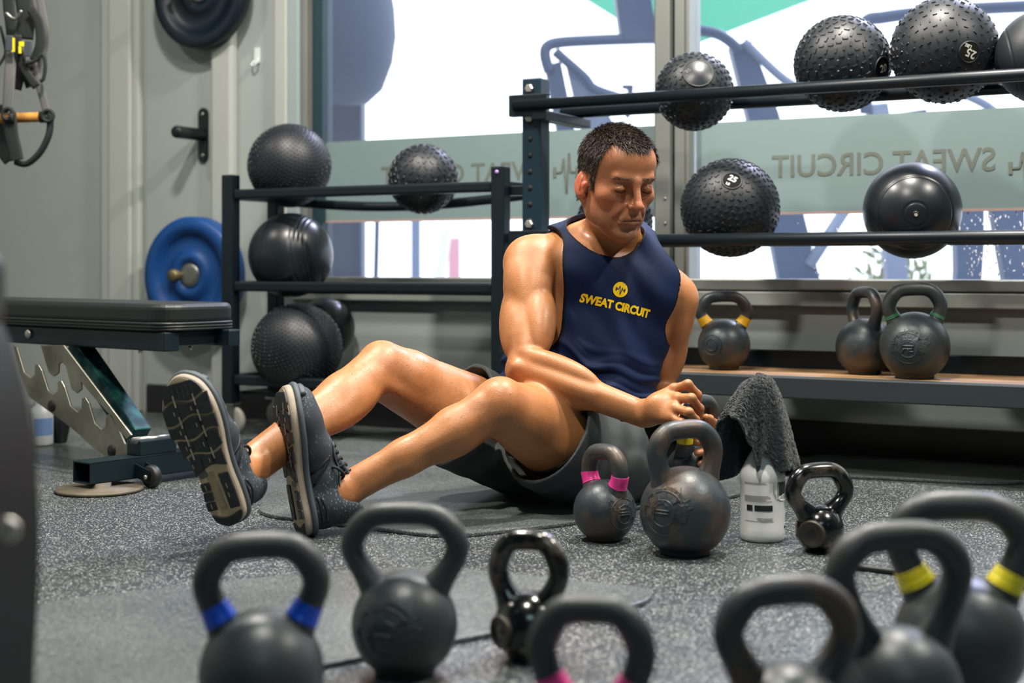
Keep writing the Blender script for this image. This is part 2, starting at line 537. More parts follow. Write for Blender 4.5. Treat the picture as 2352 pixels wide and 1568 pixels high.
bumper_plate(449, 632, 0.225, 0.075, M_plate_blue, 'bright blue bumper plate hanging on a peg beside the bench')

def wall_peg(px, py, label, L=0.165):
    c = WP(px, py, 0.0)
    t = empty('wall_peg', M=WM @ Matrix.Translation((c.x, -0.0125 if py < 500 else -0.0125, c.z)))
    tag(t, label, 'peg', 'plate pegs on the wall')
    b = MB(); b.prism(arc(0, 0.082, 0.024, 0, math.pi, 10) + arc(0, -0.082, 0.024, math.pi, 2 * math.pi, 10), 0.01, TO_VIEW)
    b.build('back_plate', M_black, t, bevel=0.002)
    pg = MB(); pg.tube([(0, -0.008, 0), (0, -L + .006, 0), (0, -L, 0)], [0.024, 0.024, 0.021], 20); pg.build('peg', M_black if py < 500 else M_brass, t)
    for z in (0.08, -0.08):
        s = MB(); s.lathe([(0.009, 0), (0.008, 0.004), (0, 0.0045)], 14, Matrix.Translation((0, -0.01, z)) @ TO_VIEW); s.build('screw', M_steel, t)
wall_peg(474, 311, 'empty black steel wall peg between the two hanging plates')
wall_peg(449, 632, 'steel peg through the bright blue plate', 0.125)
wall_peg(463, -22, 'black peg behind the dark navy plate')

hk = empty('wall_hook', M=WM @ Matrix.Translation(WP(592, 128, 0.001)))
tag(hk, 'small clear plastic hook stuck on the white wall', 'hook')
M_clear = mat('clear_plastic', '#cfd6d6', 0.15, spec=0.7)
mb = MB(); mb.prism([(-.012, -.03), (.012, -.03), (.014, 0), (.012, .03), (-.012, .03), (-.014, 0)], 0.006, TO_VIEW); mb.build('hook_plate', M_clear, hk, bevel=0.002)
mb = MB(); mb.tube(catmull([(-.012, -.006, -.02), (-.014, -.02, -.035), (0, -.028, -.042), (.016, -.024, -.03), (.018, -.02, -.012)], 6), 0.004, 8); mb.build('hook', M_clear, hk)

# ------------------------------------------------------------------ ball racks
M_rack = mat('rack_black_steel', '#0f1b22', 0.38, 0.25, bump=0.05, bscale=400)
M_rackb = mat('rack_blue_black', '#142a38', 0.4, 0.25)
M_bolt = mat('bolt_zinc', '#b8b5ae', 0.35, 0.8)

# low rack at the left
S0 = WS(530, 0.45); S1 = WS(1150, 0.45)
ZR = (0.828, 0.512, 0.19)
rk = empty('ball_rack', M=WM @ Matrix.Translation((S0, -0.45, 0)))
tag(rk, 'low black three-tier ball rack on casters in front of the first window', 'rack')
Lr = S1 - S0
for i, (x, y, top) in enumerate(((0, 0, WP(530, 402, .45).z), (Lr, 0, WP(1150, 382, .45).z), (0, .25, 0.86), (Lr, .25, 0.86))):
    mb = MB(); mb.box((x, y, (top + 0.11) / 2), (0.046, 0.046, top - 0.11)); mb.build('upright', M_rack, rk, bevel=0.004)
for k, z in enumerate(ZR):
    mb = MB(); mb.box((Lr / 2, 0.0, z), (Lr - 0.046, 0.034, 0.034)); mb.build('front_rail', M_rack, rk, bevel=0.008, bseg=3)
    mb = MB(); sag = 0.03 if k == 0 else 0.0
    mb.tube([(0.023 + (Lr - .046) * i / 12, 0.25, z - 0.012 - sag * math.sin(math.pi * i / 12)) for i in range(13)], 0.017, 12); mb.build('rear_rail', M_rack, rk)
    for x in (0, Lr):
        mb = MB(); mb.box((x, 0.125, z - 0.0), (0.036, 0.205, 0.036)); mb.build('side_rail', M_rack, rk, bevel=0.004)
mb = MB(); mb.box((Lr / 2, 0.125, 0.145), (Lr - 0.05, 0.2, 0.012)); mb.build('base_tray', M_rack, rk, bevel=0.003)
M_wheel = mat('grey_caster_rubber', '#8f8f88', 0.5)
for x, y in ((0, 0), (Lr, 0), (0, .25), (Lr, .25)):
    cs = MB(); cs.box((x, y, 0.106), (0.06, 0.05, 0.008))
    for d in (-0.017, 0.017): cs.box((x + 0.012, y + d, 0.073), (0.03, 0.004, 0.066))
    c_o = cs.build('caster', M_steel, rk, bevel=0.002)
    wl = MB(); wl.lathe([(0.006, -.012), (0.034, -.012), (0.046, -.010), (0.05, 0), (0.046, .010), (0.034, .012), (0.006, .012)], 28, Matrix.Translation((x + 0.012, y, 0.05)) @ TO_VIEW)
    wl.build('wheel', M_wheel, c_o)
mb = MB(); mb.lathe([(0.006, 0), (0.006, 0.003), (0, 0.003)], 12, Matrix.Translation((Lr, -0.0235, WP(1139, 396, .45).z)) @ TO_VIEW); mb.build('rivet', mat('violet_dot', '#b08ae0', 0.5), rk)

# tall rack
ZU, ZL, ZS = 1.072, 0.657, 0.276
OF, OB = 0.47, 0.21
SP = WS(1231, 0.42); SE = 2.05
rk2 = empty('storage_rack', M=WM @ Matrix.Translation((SP, -0.42, 0)))
tag(rk2, 'tall black steel storage rack with round rails and a wooden bottom shelf', 'rack')
Lk = SE - SP
pw = 0.064
for x in (0, Lk):
    for y in (0, 0.32):
        top = WP(1231, 182, .42).z if y == 0 else 0.33
        mb = MB(); mb.box((x, y, top / 2), (pw, pw, top)); po = mb.build('upright', M_rack if y else M_rackb, rk2, bevel=0.004)
        if x == 0 and y == 0:
            hm = MB().lathe([(0.0085, 0), (0.0085, 0.0012), (0, 0.0012)], 14, TO_VIEW).build('bolt_hole', M_hole, po)
            hm.location = (-0.004, -pw / 2, 0.32); z = 0.37
            while z < 1.14:
                h2 = hm.copy(); COL.objects.link(h2); h2.location.z = z; z += 0.05
            for z in (1.125, 1.035, 0.71, 0.60):
                bo = MB(); bo.lathe([(0.014, 0), (0.014, 0.006), (0.011, 0.009), (0, 0.0095)], 6, Matrix.Translation((-0.006, -pw / 2, z)) @ TO_VIEW, smooth=False); bo.build('bolt', M_bolt, po)
for z, nm in ((ZU, 'upper'), (ZL, 'lower')):
    x0 = -0.045
    mb = MB(); mb.tube([(x0, 0.42 - OF - .006, z), (Lk + 0.04, 0.42 - OF - .006, z)], 0.0175, 18); fr_ = mb.build('front_rail', M_rack, rk2)
    mb = MB(); mb.tube([(x0 + .03, 0.42 - OB, z), (Lk + 0.04, 0.42 - OB, z)], 0.0175, 18); mb.build('rear_rail', M_rack, rk2)
    # U bracket carrying the rail ends
    mb = MB(); mb.box((0.0, -0.055, z), (0.13, 0.004, 0.062)); mb.box((0, -0.043, z + 0.031), (0.13, 0.028, 0.004)); mb.box((0, -0.043, z - 0.031), (0.13, 0.028, 0.004))
    br = mb.build('rail_bracket', M_rack, rk2, bevel=0.0015)
    bo = MB(); bo.lathe([(0.012, 0), (0.012, 0.006), (0, 0.008)], 6, Matrix.Translation((-0.03, -0.057, z)) @ TO_VIEW, smooth=False); bo.build('bolt', M_bolt, br)
    mb = MB(); mb.box((0.04, 0.1, z - 0.033), (0.05, 0.32, 0.028)); mb.build('side_arm', M_rack, rk2, bevel=0.003)
# stubs tying the racks together
for z in (WP(1185, 438, .42).z, WP(1185, 547, .42).z):
    mb = MB(); mb.box((-0.075, 0.0, z), (0.09, 0.03, 0.03)); mb.build('tie_bar', M_rack, rk2, bevel=0.003)
# bottom shelf
mb = MB(); mb.box((Lk / 2, -0.055, ZS - 0.03), (Lk + .12, 0.045, 0.06)); mb.build('front_beam', mat('shelf_beam', '#262f33', 0.5, 0.1, bump=.05, bscale=200), rk2, bevel=0.004)
mb = MB(); mb.box((Lk / 2, 0.285, ZS + 0.012), (Lk - pw, 0.03, 0.08)); mb.build('rear_beam', M_rack, rk2, bevel=0.003)
M_ply = mat('worn_plywood', '#7a5f41', 0.6, var=0.22, vscale=5, col2='#a07d55', cscale=4, bump=0.1, bscale=60)
mb = MB(); mb.box((Lk / 2, 0.118, ZS - 0.011), (Lk - .07, 0.3, 0.02)); mb.build('shelf_board', M_ply, rk2, bevel=0.002)
for x in (0, Lk):
    mb = MB(); mb.box((x, 0.16, ZS - 0.045), (0.04, 0.26, 0.04)); mb.build('shelf_bracket', M_rack, rk2)

# ------------------------------------------------------------------ medicine and slam balls
M_ball = mat('black_ball_rubber', '#141b21', 0.48, var=0.15, vscale=8, bump=0.06, bscale=120)
M_ball_gloss = mat('smooth_ball_rubber', '#141b21', 0.33, var=0.15, vscale=6, bump=0.04, bscale=50)
M_white_print = mat('white_print', '#d9dbd2', 0.5)
M_badge = mat('badge_black', '#0a0d0b', 0.75, spec=.15)
M_badge_olive = mat('badge_olive', '#1b1e13', 0.7, spec=.15)

def frame_to(d, roll=0.0):
    """matrix whose z axis is d; y as upright as possible, then rolled"""
    d = Vector(d).normalized(); up = Vector((0, 0, 1))
    x = up.cross(d)
    if x.length < 1e-4: x = Vector((1, 0, 0))
    x.normalize(); y = d.cross(x)
    M = Matrix((( *x, 0), (*y, 0), (*d, 0), (0, 0, 0, 1))).transposed()
    return M @ Matrix.Rotation(roll, 4, 'Z')

def wrap(vv, Rr, cx=0.0, cy=0.0):
    """flat (x,y) metres -> sphere of radius Rr round the z axis"""
    out = []
    for v in vv:
        x, y = v[0] + cx, v[1] + cy
        r = math.hypot(x, y); a = r / Rr
        if r < 1e-9: out.append((0, 0, Rr)); continue
        out.append((x / r * math.sin(a) * Rr, y / r * math.sin(a) * Rr, math.cos(a) * Rr))
    return out

def sphere_word(mb, s, size, Rr, FM, cx=0.0, cy=0.0, rot=0.0, off=0.02):
    vv, ff = text_tris(s, 1.0, off)
    c, sn = math.cos(rot), math.sin(rot)
    vv = [((v[0] * c - v[1] * sn) * size, (v[0] * sn + v[1] * c) * size) for v in vv]
    mb.add(wrap(vv, Rr, cx, cy), ff, FM)

def tread(mb, rad, skip, kind):
    h = 0.0026
    if kind == 'knob': L, W, step, tilt = 0.015, 0.007, 0.0185, 38
    elif kind == 'chevron': L, W, step, tilt = 0.017, 0.0065, 0.02, 55
    elif kind == 'fine': L, W, step, tilt, h = 0.008, 0.005, 0.0125, 30, 0.002
    else: L, W, step, tilt = 0.013, 0.003, 0.021, 45
    rows = int(math.pi * rad / step)
    for j in range(1, rows):
        la = -math.pi / 2 + math.pi * j / rows
        n = max(4, int(2 * math.pi * rad * math.cos(la) / (step * 1.12)))
        for i in range(n):
            lo = 2 * math.pi * (i + 0.5 * (j % 2)) / n
            d = Vector((math.cos(la) * math.cos(lo), math.cos(la) * math.sin(lo), math.sin(la)))
            if any(d.dot(sd) > ca for sd, ca in skip): continue
            FM = frame_to(d, R(tilt if (i + j) % 2 else -tilt))
            x, y = L / 2, W / 2; q = 0.72
            vv = [(-x, -y, rad - .001), (x, -y, rad - .001), (x, y, rad - .001), (-x, y, rad - .001),
                  (-x * q, -y * q, rad + h), (x * q, -y * q, rad + h), (x * q, y * q, rad + h), (-x * q, y * q, rad + h)]
            mb.add(vv, [(4, 5, 6, 7), (0, 1, 5, 4), (1, 2, 6, 5), (2, 3, 7, 6), (3, 0, 4, 7)], FM)

def ball(name, c, rad, label, kind, group, badge=None, m=None, tiltv=(0, 0, 1), squash=1.0, cat='ball'):
    """badge = (direction towards viewer as world vector, word list [(text,size,cx,cy,rot)], disc radius, material)"""
    Q = Vector((0, 0, 1)).rotation_difference(Vector(tiltv).normalized()).to_matrix().to_4x4()
    m = m or M_ball
    b = MB()
    prof = [(rad * math.cos(-math.pi / 2 + math.pi * i / 32), rad * math.sin(-math.pi / 2 + math.pi * i / 32)) for i in range(33)]
    prof[0] = (0, -rad); prof[-1] = (0, rad)
    if kind in ('smooth', 'ribbed'):
        # moulded seams: shallow rings
        pr = []
        for i in range(129):
            a = -math.pi / 2 + math.pi * i / 128
            rr = rad
            lat = math.degrees(a)
            for sl in ((76, 42, -42) if kind == 'smooth' else (40, 34, 28, 22, -22, -28, -34, -40)):
                rr -= 0.0022 * math.exp(-((lat - sl) / 0.9) ** 2)
            pr.append((rr * math.cos(a), rr * math.sin(a)))
        pr[0] = (0, -rad); pr[-1] = (0, rad); prof = pr
    b.lathe(prof, 64, Q)
    o = b.build(name, m)
    o.location = c
    o.scale = (1, 1, squash)
    tag(o, label, cat, group)
    Qi = Q.inverted()
    skip = []
    if badge: skip.append((Qi.to_3x3() @ Vector(badge[0]).normalized(), math.cos((badge[2] + 0.008) / rad)))
    if kind in ('knob', 'chevron', 'fine', 'dash'):
        t = MB(); tread(t, rad, skip, kind)
        T = MB(); T.add(t.v, t.f, Q); to = T.build('tread', m, o); to['kind'] = 'stuff'
    if badge:
        FM = frame_to(badge[0])
        dsc = MB()
        rr = badge[2]
        ring = []
        nn = 28
        vv = [(0, 0)] + [(rr * q * math.cos(2 * math.pi * k / nn), rr * q * math.sin(2 * math.pi * k / nn)) for q in (0.5, 1.0) for k in range(nn)]
        w3 = wrap(vv, rad + 0.0012)
        ff = [(0, 1 + k, 1 + (k + 1) % nn) for k in range(nn)] + [(1 + k, 1 + nn + k, 1 + nn + (k + 1) % nn, 1 + (k + 1) % nn) for k in range(nn)]
        dsc.add(w3, ff, FM, True)
        bo = dsc.build('badge', badge[3], o)
        rg = MB(); rg.tube([FM @ Vector(p) for p in wrap([(rr * 1.06 * math.cos(2 * math.pi * k / nn), rr * 1.06 * math.sin(2 * math.pi * k / nn)) for k in range(nn)], rad)], 0.0028, 6, closed=True)
        rg.build('badge_rim', m, o)
        if badge[1]:
            tx = MB()
            for (s, size, cx, cy, rot) in badge[1]:
                sphere_word(tx, s, size, rad + 0.0022, FM, cx, cy, rot)
            tx.build('lettering', badge[4] if len(badge) > 4 else M_white_print, bo)
    return o

def on_rails(px, py, rpx, off, zrail, spacing_half=0.13):
    """ball centre cradled by two rails; radius from its apparent size"""
    Y = WD(px, off)
    r = rpx * .972 * Y / F
    c = WM @ Vector((WS(px, off), -off, 0))
    h = math.sqrt(max((r + 0.0185) ** 2 - spacing_half ** 2, 0.0004))
    c.z = zrail + h
    return c, r

GU = 'slam balls on the upper rails of the tall rack'
GL = 'balls on the lower rails of the tall rack'
GR = 'balls on the low rack'
c, r = on_rails(1595, 206, 91, 0.343, ZU)
ball('slam_ball', c, r, 'smallest knobbly slam ball on the upper rails, with a raised air valve boss', 'knob', GU,
     badge=((-0.02, -1, 0.42), [('20', 0.016, -0.03, 0.004, 0.6), ('LB', 0.008, -0.034, -0.012, 0.6)], 0.042, M_ball_gloss, mat('moulded_letters', '#55585a', 0.35)), tiltv=(0.2, -1, 0.42))
c, r = on_rails(1935, 155, 112, 0.343, ZU)
ball('slam_ball', c, r, 'knobbly chevron-treaded slam ball on the upper rails beside the 25 LBS ball', 'chevron', GU,
     badge=((0.93, -1, -0.28), [('20', 0.03, 0, 0, 0.3)], 0.03, M_badge), tiltv=(0.5, -.6, 0.7))
c, r = on_rails(2169, 123, 124, 0.343, ZU)
ball('slam_ball', c, r, 'large slam ball on the upper rails marked 25 LBS on a round badge', 'dash', GU,
     badge=((0.18, -1, -0.18), [('25', 0.03, 0.003, -0.003, 2.75), ('LBS', 0.0125, -0.006, 0.0165, 2.75)], 0.026, M_badge_olive), tiltv=(0.3, -.9, -0.1))
c, r = on_rails(2398, 120, 112, 0.343, ZU)
ball('slam_ball', c, r, 'smooth dark ball cut off by the frame edge on the upper rails', 'smooth', GU, tiltv=(1, -.3, 0.2))
c, r = on_rails(1677, 490, 115, 0.343, ZL)
ball('slam_ball', c, r, 'knobbly slam ball with a round 25 LB badge on the lower rails', 'knob', GL,
     badge=((-0.11, -1, 0.60), [('25', 0.026, 0.002, 0.004, -0.55), ('LB', 0.011, -0.012, -0.012, -0.55)], 0.026, M_badge), tiltv=(0, -1, 0.75))
c, r = on_rails(2095, 488, 114, 0.343, ZL)
ball('medicine_ball', c, r, 'smooth black medicine ball with seam lines and a pale valve dot', 'smooth', GL,
     badge=((-0.20, -1, -0.12), [], 0.0062, mat('pale_valve', '#eadfc8', 0.6)), m=M_ball_gloss, tiltv=(-0.2, -1, -0.12))
c, r = on_rails(1412, 490, 88, 0.343, ZL, 0.118)
ball('slam_ball', c, r, 'knobbly slam ball half hidden behind the man\'s neck', 'knob', GL, tiltv=(0, -1, 0.3))

def rack_ball(px, rpx, off, zr, label, kind, **k):
    Y = WD(px, off); r = rpx * Y / F
    c = WM @ Vector((WS(px, off), -off, 0))
    c.z = zr + math.sqrt(max((r + 0.018) ** 2 - 0.125 ** 2, 1e-4))
    return ball('medicine_ball', c, r, label, kind, GR, **k)
rack_ball(665, 95, 0.325, ZR[0], 'largest ball on the top tier of the low rack, with fine dimples', 'fine', tiltv=(0.4, -.5, 0.6))
rack_ball(972, 79, 0.325, ZR[0], 'smaller chevron-patterned ball on the top tier of the low rack', 'chevron', tiltv=(0.1, -.2, 1))
rack_ball(668, 97, 0.325, ZR[1], 'smooth shiny ball with fine ribs on the middle tier of the low rack', 'ribbed', m=M_ball_gloss, tiltv=(1, -.25, 0.1))
ball('medicine_ball', (lambda v: Vector((v.x, v.y, 0.152 + 0.151)))(WM @ Vector((WS(682, 0.37), -0.37, 0))), 0.155, 'big dimpled ball slumped on the bottom tray of the low rack', 'fine', GR, squash=0.97, tiltv=(-.4, -.6, 0.7))
ball('medicine_ball', (lambda v: Vector((v.x, v.y, 0.36)))(WM @ Vector((WS(745, 0.128), -0.125, 0))), 0.108, 'dark smooth ball wedged behind the dimpled ball on the bottom tray', 'smooth', GR, m=M_ball_gloss, tiltv=(1, -1, 0.3))
# ------------------------------------------------------------------ kettlebells
M_iron = mat('cast_iron_powder', '#2c363b', 0.43, 0.15, var=0.2, vscale=10, col2='#3a3d3c', cscale=9, bump=0.12, bscale=160, rvar=0.08)
M_iron2 = mat('cast_iron_worn', '#2d373c', 0.41, 0.15, col2='#56473a', cscale=13, bump=0.12, bscale=140, rvar=0.1, thr=(0.48, 0.68))
M_gloss = mat('black_enamel_chipped', '#0b0f11', 0.2, 0.1, col2='#4b443a', cscale=14, bump=0.1, bscale=60, coat=0.35, thr=(0.56, 0.62))
TAPE = {'pink': mat('pink_tape', '#e0388f', 0.35), 'yellow': mat('yellow_tape', '#e8d820', 0.45), 'amber': mat('amber_band', '#d8a417', 0.4),
        'blue': mat('blue_tape', '#0f4fd0', 0.25), 'green': mat('green_band', '#2e6b45', 0.45)}

def kb_path(Rb, zc, H, hw, rt, n=9):
    """right half of the handle: from inside the ball up and over to the middle"""
    zt = H - rt
    a = Rb * 0.52
    x1 = hw - rt
    z0 = zc + Rb * 0.70
    ry = min(0.055, (zt - z0) * 0.62)
    rx = min(x1 * 0.72, 0.075)
    pts = [Vector((a, 0, z0 - Rb * 0.12)), Vector((a + (x1 - a) * .35, 0, z0 + (zt - ry - z0) * .28)), Vector((a + (x1 - a) * .8, 0, z0 + (zt - ry - z0) * .7)), Vector((x1, 0, zt - ry * .95))]
    for k in range(1, n):
        t = math.pi / 2 * k / (n - 1)
        pts.append(Vector((x1 - rx + rx * math.cos(t), 0, zt - ry + ry * math.sin(t))))
    return pts

def kettlebell(loc, rz, Rb, H, hw, rt, label, m=None, band=None, emblem=None, group=None, M=None, zoff=0.0, recess=False, weight_print=True):
    m = m or M_iron
    t = empty('kettlebell', loc, rz, M=M)
    tag(t, label, 'kettlebell', group)
    zc = Rb * 0.925
    prof = []
    fl = Rb * 0.52
    prof.append((0, 0)); prof.append((fl, 0)); prof.append((fl + .004, 0.003))
    a0 = math.asin(-(zc - 0.008) / Rb)
    for i in range(33):
        a = a0 + (math.pi / 2 - a0) * i / 32
        prof.append((Rb * math.cos(a), zc + Rb * math.sin(a)))
    prof[-1] = (0, zc + Rb)
    b = MB(); b.lathe(prof, 56); b.build('bell', m, t)
    half = kb_path(Rb, zc, H, hw, rt)
    full = half + [Vector((-p.x, p.y, p.z)) for p in reversed(half[:-1])]
    full = catmull(full, 4)
    for _ in range(22):      # ease the bends
        full = full[:3] + [(full[i - 1] + full[i] * 2 + full[i + 1]) / 4 for i in range(3, len(full) - 3)] + full[-3:]
    nfull = len(full)
    rad = []
    for i, p in enumerate(full):
        u = min(i, nfull - 1 - i) / (nfull - 1)
        rad.append(rt * (1.0 + 0.45 * math.exp(-(u / 0.045) ** 2) + 0.06 * math.exp(-((u - 0.28) / 0.08) ** 2)))
    h = MB(); h.tube(full, rad, 22, caps=True, up=(0, 1, 0)); h.build('handle', m, t)
    if band:
        for sgn in (1, -1):
            seg = catmull(full[:len(full) // 3] if sgn > 0 else full[::-1][:len(full) // 3], 6)
            # the stretch of the handle just above the ball
            q = [p for p in seg if (p - Vector((0, 0, zc))).length > Rb * 1.035]
            q = [p for p in q if (p - q[0]).length < (0.024 if band != 'green' else 0.009)]
            rr = [rad[min(range(nfull), key=lambda i: (full[i] - p).length)] + 0.0011 for p in q]
            bd = MB(); bd.tube(q, rr, 22, up=(0, 1, 0)); bd.build('tape_band', TAPE[band], t)
    if emblem:
        d, words, er, style = emblem
        FM = Matrix.Translation((0, 0, zc)) @ frame_to(d)
        e = MB()
        def ring(r, w):
            e.tube([FM @ Vector(p) for p in wrap([(r * math.cos(2 * math.pi * k / 36), r * math.sin(2 * math.pi * k / 36)) for k in range(36)], Rb + 0.0002)], w, 6, closed=True)
        ring(er, 0.0014); ring(er * 0.58, 0.0018)
        eo = e.build('emblem_ring', m, t)
        if words:
            lt = MB()
            n = len(words)
            for i, ch in enumerate(words):
                if ch == ' ': continue
                ang = math.pi / 2 + 1.55 - 3.1 * i / (n - 1)
                vv, ff = text_tris(ch, er * 0.40, 0.012)
                rr = er * 0.79; rot = ang - math.pi / 2
                c_, s_ = math.cos(rot), math.sin(rot)
                v2 = [(v[0] * c_ - v[1] * s_, v[0] * s_ + v[1] * c_) for v in vv]
                top = wrap(v2, Rb + 0.0016, rr * math.cos(ang), rr * math.sin(ang)); bot = wrap(v2, Rb - .0005, rr * math.cos(ang), rr * math.sin(ang))
                # raised letter with walls
                nv = len(v2); fs = list(ff)
                edges = {}
                for f_ in ff:
                    for a_, b_ in zip(f_, f_[1:] + f_[:1]): edges[(a_, b_)] = edges.get((a_, b_), 0) + 1
                for (a_, b_) in list(edges):
                    if (b_, a_) not in edges: fs.append((a_, a_ + nv, b_ + nv, b_))
                lt.add(top + bot, fs, FM)
            lt.build('raised_lettering', m, eo)
        if style == 'logo':
            lg = MB()
            for (x0, y0, x1, y1) in ((-.36, .16, .40, .16), (-.36, -.02, .30, -.02), (-.26, -.02, -.44, -.36), (.02, -.02, .0, -.34), (0.1, -.2, .34, -.2)):
                q = [FM @ Vector(p) for p in wrap([((x0 + (x1 - x0) * k / 4) * er, (y0 + (y1 - y0) * k / 4) * er) for k in range(5)], Rb + .0004)]
                lg.tube(q, 0.0022, 6)
            lg.build('raised_logo', m, eo)
        elif style == 'bar':
            lg = MB()
            for y in (0.12, -0.02):
                lg.tube([FM @ Vector(p) for p in wrap([((-.36 + .72 * k / 4) * er, y * er) for k in range(5)], Rb + .0004)], 0.002, 6)
            lg.build('raised_bar', m, eo)
    if recess:
        d, er = recess
        FM = Matrix.Translation((0, 0, zc)) @ frame_to(d)
        rc = MB(); rc.lathe([(0, Rb - 0.001), (er * .78, Rb - 0.001), (er * .86, Rb + 0.002), (er, Rb + 0.0015), (er * 1.06, Rb - 0.006)], 28, FM); rc.build('weight_plug', M_plug, t)
    return t
M_plug = mat('worn_plug', '#3d3a33', 0.45, 0.4, var=.3, vscale=30)

def kb_at(px, by, topy, hwpx, rpx, label, rz=0.0, z=0.0, tube=None, tY=None, Y=None, **k):
    """kettlebell whose base centre shows at column px and whose base line is at row by"""
    if Y is None: Y = F * (CH - z) / (by - HY)
    s = F / Y
    p = P(px, by, Y)
    Rb = rpx / s; hw = hwpx / s
    H = CH - z - (topy - HY) / s
    return kettlebell((p.x, p.y + Rb * 0.5, z), rz, Rb * (1 + .5 * Rb / Y), H * 1.0, hw, tube or 0.0165, label, **k)

GF = 'kettlebells on the floor beside the man'
GN = 'kettlebells in the front row'
GS = 'kettlebells on the wooden shelf'
# on the floor near the man
kb_at(1391, 1246, 1022, 74, 72, 'worn kettlebell with pink bands on its handle, on the floor before the man', rz=R(-52), tube=.0175, band='pink', m=M_iron2,
      emblem=(Matrix.Rotation(R(52), 4, 'Z') @ Vector((0.75, -1, 0.02)), 'FITNESS', .034, 'bar'), group=GF)
kb_at(1580, 1281, 968, 99, 104, 'largest grey kettlebell on the floor, with a raised round emblem, beside the spray bottle', rz=R(22), tube=.0195, m=M_iron2,
      emblem=(Matrix.Rotation(R(-22), 4, 'Z') @ Vector((-0.75, -1, 0.12)), 'REP FITNESS', .045, 'bar'), group=GF)
kb_at(1888, 1271, 1064, 87, 56, 'small glossy black chipped kettlebell on the floor by the spray bottle', rz=R(15), tube=.0165, m=M_gloss,
      recess=(Matrix.Rotation(R(-15), 4, 'Z') @ Vector((-0.6, -1, -0.1)), .027), group=GF)
# front row, out of focus
kb_at(588, 1705, 1231, 163, 143, 'kettlebell with blue tape bands on its handle, in the front row', Y=1.745, rz=R(6), tube=.0175, band='blue', group=GN)
kb_at(925, 1563, 1161, 155, 122, 'plain grey kettlebell with a faint ring emblem, behind the blue-banded one', tube=.0165, rz=R(-6),
      emblem=((-0.25, -1, -0.05), 'REP FITNESS', .042, 'bar'), group=GN)
kb_at(1214, 1522, 1222, 100, 80, 'small glossy kettlebell in the front row beside the plain grey one', tube=.0155, rz=R(-18), m=M_gloss,
      recess=((-.75, -1, -.05), .024), group=GN)
kb_at(1362, 1900, 1376, 155, 128, 'kettlebell with pink bands cut off by the bottom edge, in the front row', Y=1.53, tube=.0165, rz=R(-12), band='pink', group=GN)
kb_at(1823, 1830, 1333, 183, 150, 'kettlebell with bare handle and worn shoulders, cut off below, nearest the spray bottle', Y=1.55, tube=.0175, rz=R(8), m=M_iron2, group=GN)
kb_at(2084, 1735, 1206, 186, 142, 'plain dark kettlebell standing just before the yellow-taped one', Y=1.69, tube=.0185, rz=R(10), group=GN)
kb_at(2230, 1645, 1137, 178, 150, 'large kettlebell with torn yellow tape on its handle, at the end of the front row', Y=1.86, tube=.020, rz=R(-10), band='yellow', group=GN)
# on the shelf
def kb_shelf(px, off, topy, rpx, hwpx, label, **k):
    Y = WD(px, off); s = F / Y
    p = WM @ Vector((WS(px, off), -off, 0)); p.z = ZS
    H = CH - ZS - (topy - HY) / s
    return kettlebell(p, k.pop('rz', 0), rpx / s, H, hwpx / s, k.pop('tube', .0165), label, group=GS, **k)
kb_shelf(1663, 0.30, 667, 60, 67, 'kettlebell with amber bands on the wooden shelf next to the man\'s shoulder', rz=R(-8), band='amber', m=M_iron2,
         emblem=(Vector((-.55, -1, .05)), '', .03, 'ring'))
kb_shelf(1986, 0.28, 657, 66, 70, 'kettlebell seen handle end-on on the wooden shelf', rz=R(-74), tube=.0165, m=M_iron2)
kb_shelf(2101, 0.37, 647, 79, 75, 'kettlebell with thin green bands and a raised logo on the wooden shelf', rz=R(-4), band='green', tube=.0185,
         emblem=(Vector((-.42, -1, -.02)), 'REP FITNESS', .042, 'logo'))
# ------------------------------------------------------------------ mats on the floor
def mat_outline(px_pts, n=5):
    pts = [G(*p) for p in px_pts]
    return [(p.x, p.y) for p in catmull(pts, n, closed=True)]

def poly_round(pts, r=0.05, n=6):
    out = []
    m = len(pts)
    for i in range(m):
        a, b, c = Vector(pts[i - 1][:2]), Vector(pts[i][:2]), Vector(pts[(i + 1) % m][:2])
        d1 = (a - b); d2 = (c - b)
        rr = min(r, d1.length * .45, d2.length * .45)
        p, q = b + d1.normalized() * rr, b + d2.normalized() * rr
        for k in range(n + 1):
            t = k / n
            o = p * (1 - t) ** 2 + b * 2 * t * (1 - t) + q * t * t
            out.append((o.x, o.y))
    return out

def floor_mat_thing(px_pts, label, h=0.009, r=0.08, m=None):
    poly = poly_round([G(*p) for p in px_pts], r)
    a = sum(poly[i - 1][0] * poly[i][1] - poly[i][0] * poly[i - 1][1] for i in range(len(poly)))
    if a < 0: poly = poly[::-1]
    mb = MB(); mb.prism(poly, h, z0=0.0003)
    o = mb.build('floor_mat', m or M_mat, bevel=0.0025)
    return tag(o, label, 'mat', 'rubber mats lying on the floor')
floor_mat_thing([(590, 1187), (1030, 1240), (1330, 1206), (1480, 1167), (1716, 1142), (1640, 1010), (1000, 985), (790, 1012), (620, 1100)],
                'thin dark rubber mat the man sits on')
floor_mat_thing([(60, 1400), (480, 1347), (800, 1318), (1010, 1309), (1230, 1332), (1505, 1362), (1490, 1392), (1080, 1474), (740, 1538), (-300, 1800), (-700, 1600)],
                'grey rubber mat spread under the front row of kettlebells', r=0.05)
floor_mat_thing([(1760, 1092), (1960, 1099), (2290, 1116), (2420, 1106), (2520, 1082), (1880, 1047)],
                'rubber mat pushed under the tall rack by the wall')
cb = MB(); pts = [G(1908, 1294, .006), G(2050, 1312, .006), G(2200, 1328, .006), G(2352, 1346, .006), G(2480, 1358, .006)]
cb.tube(catmull(pts, 6), 0.0065, 10)
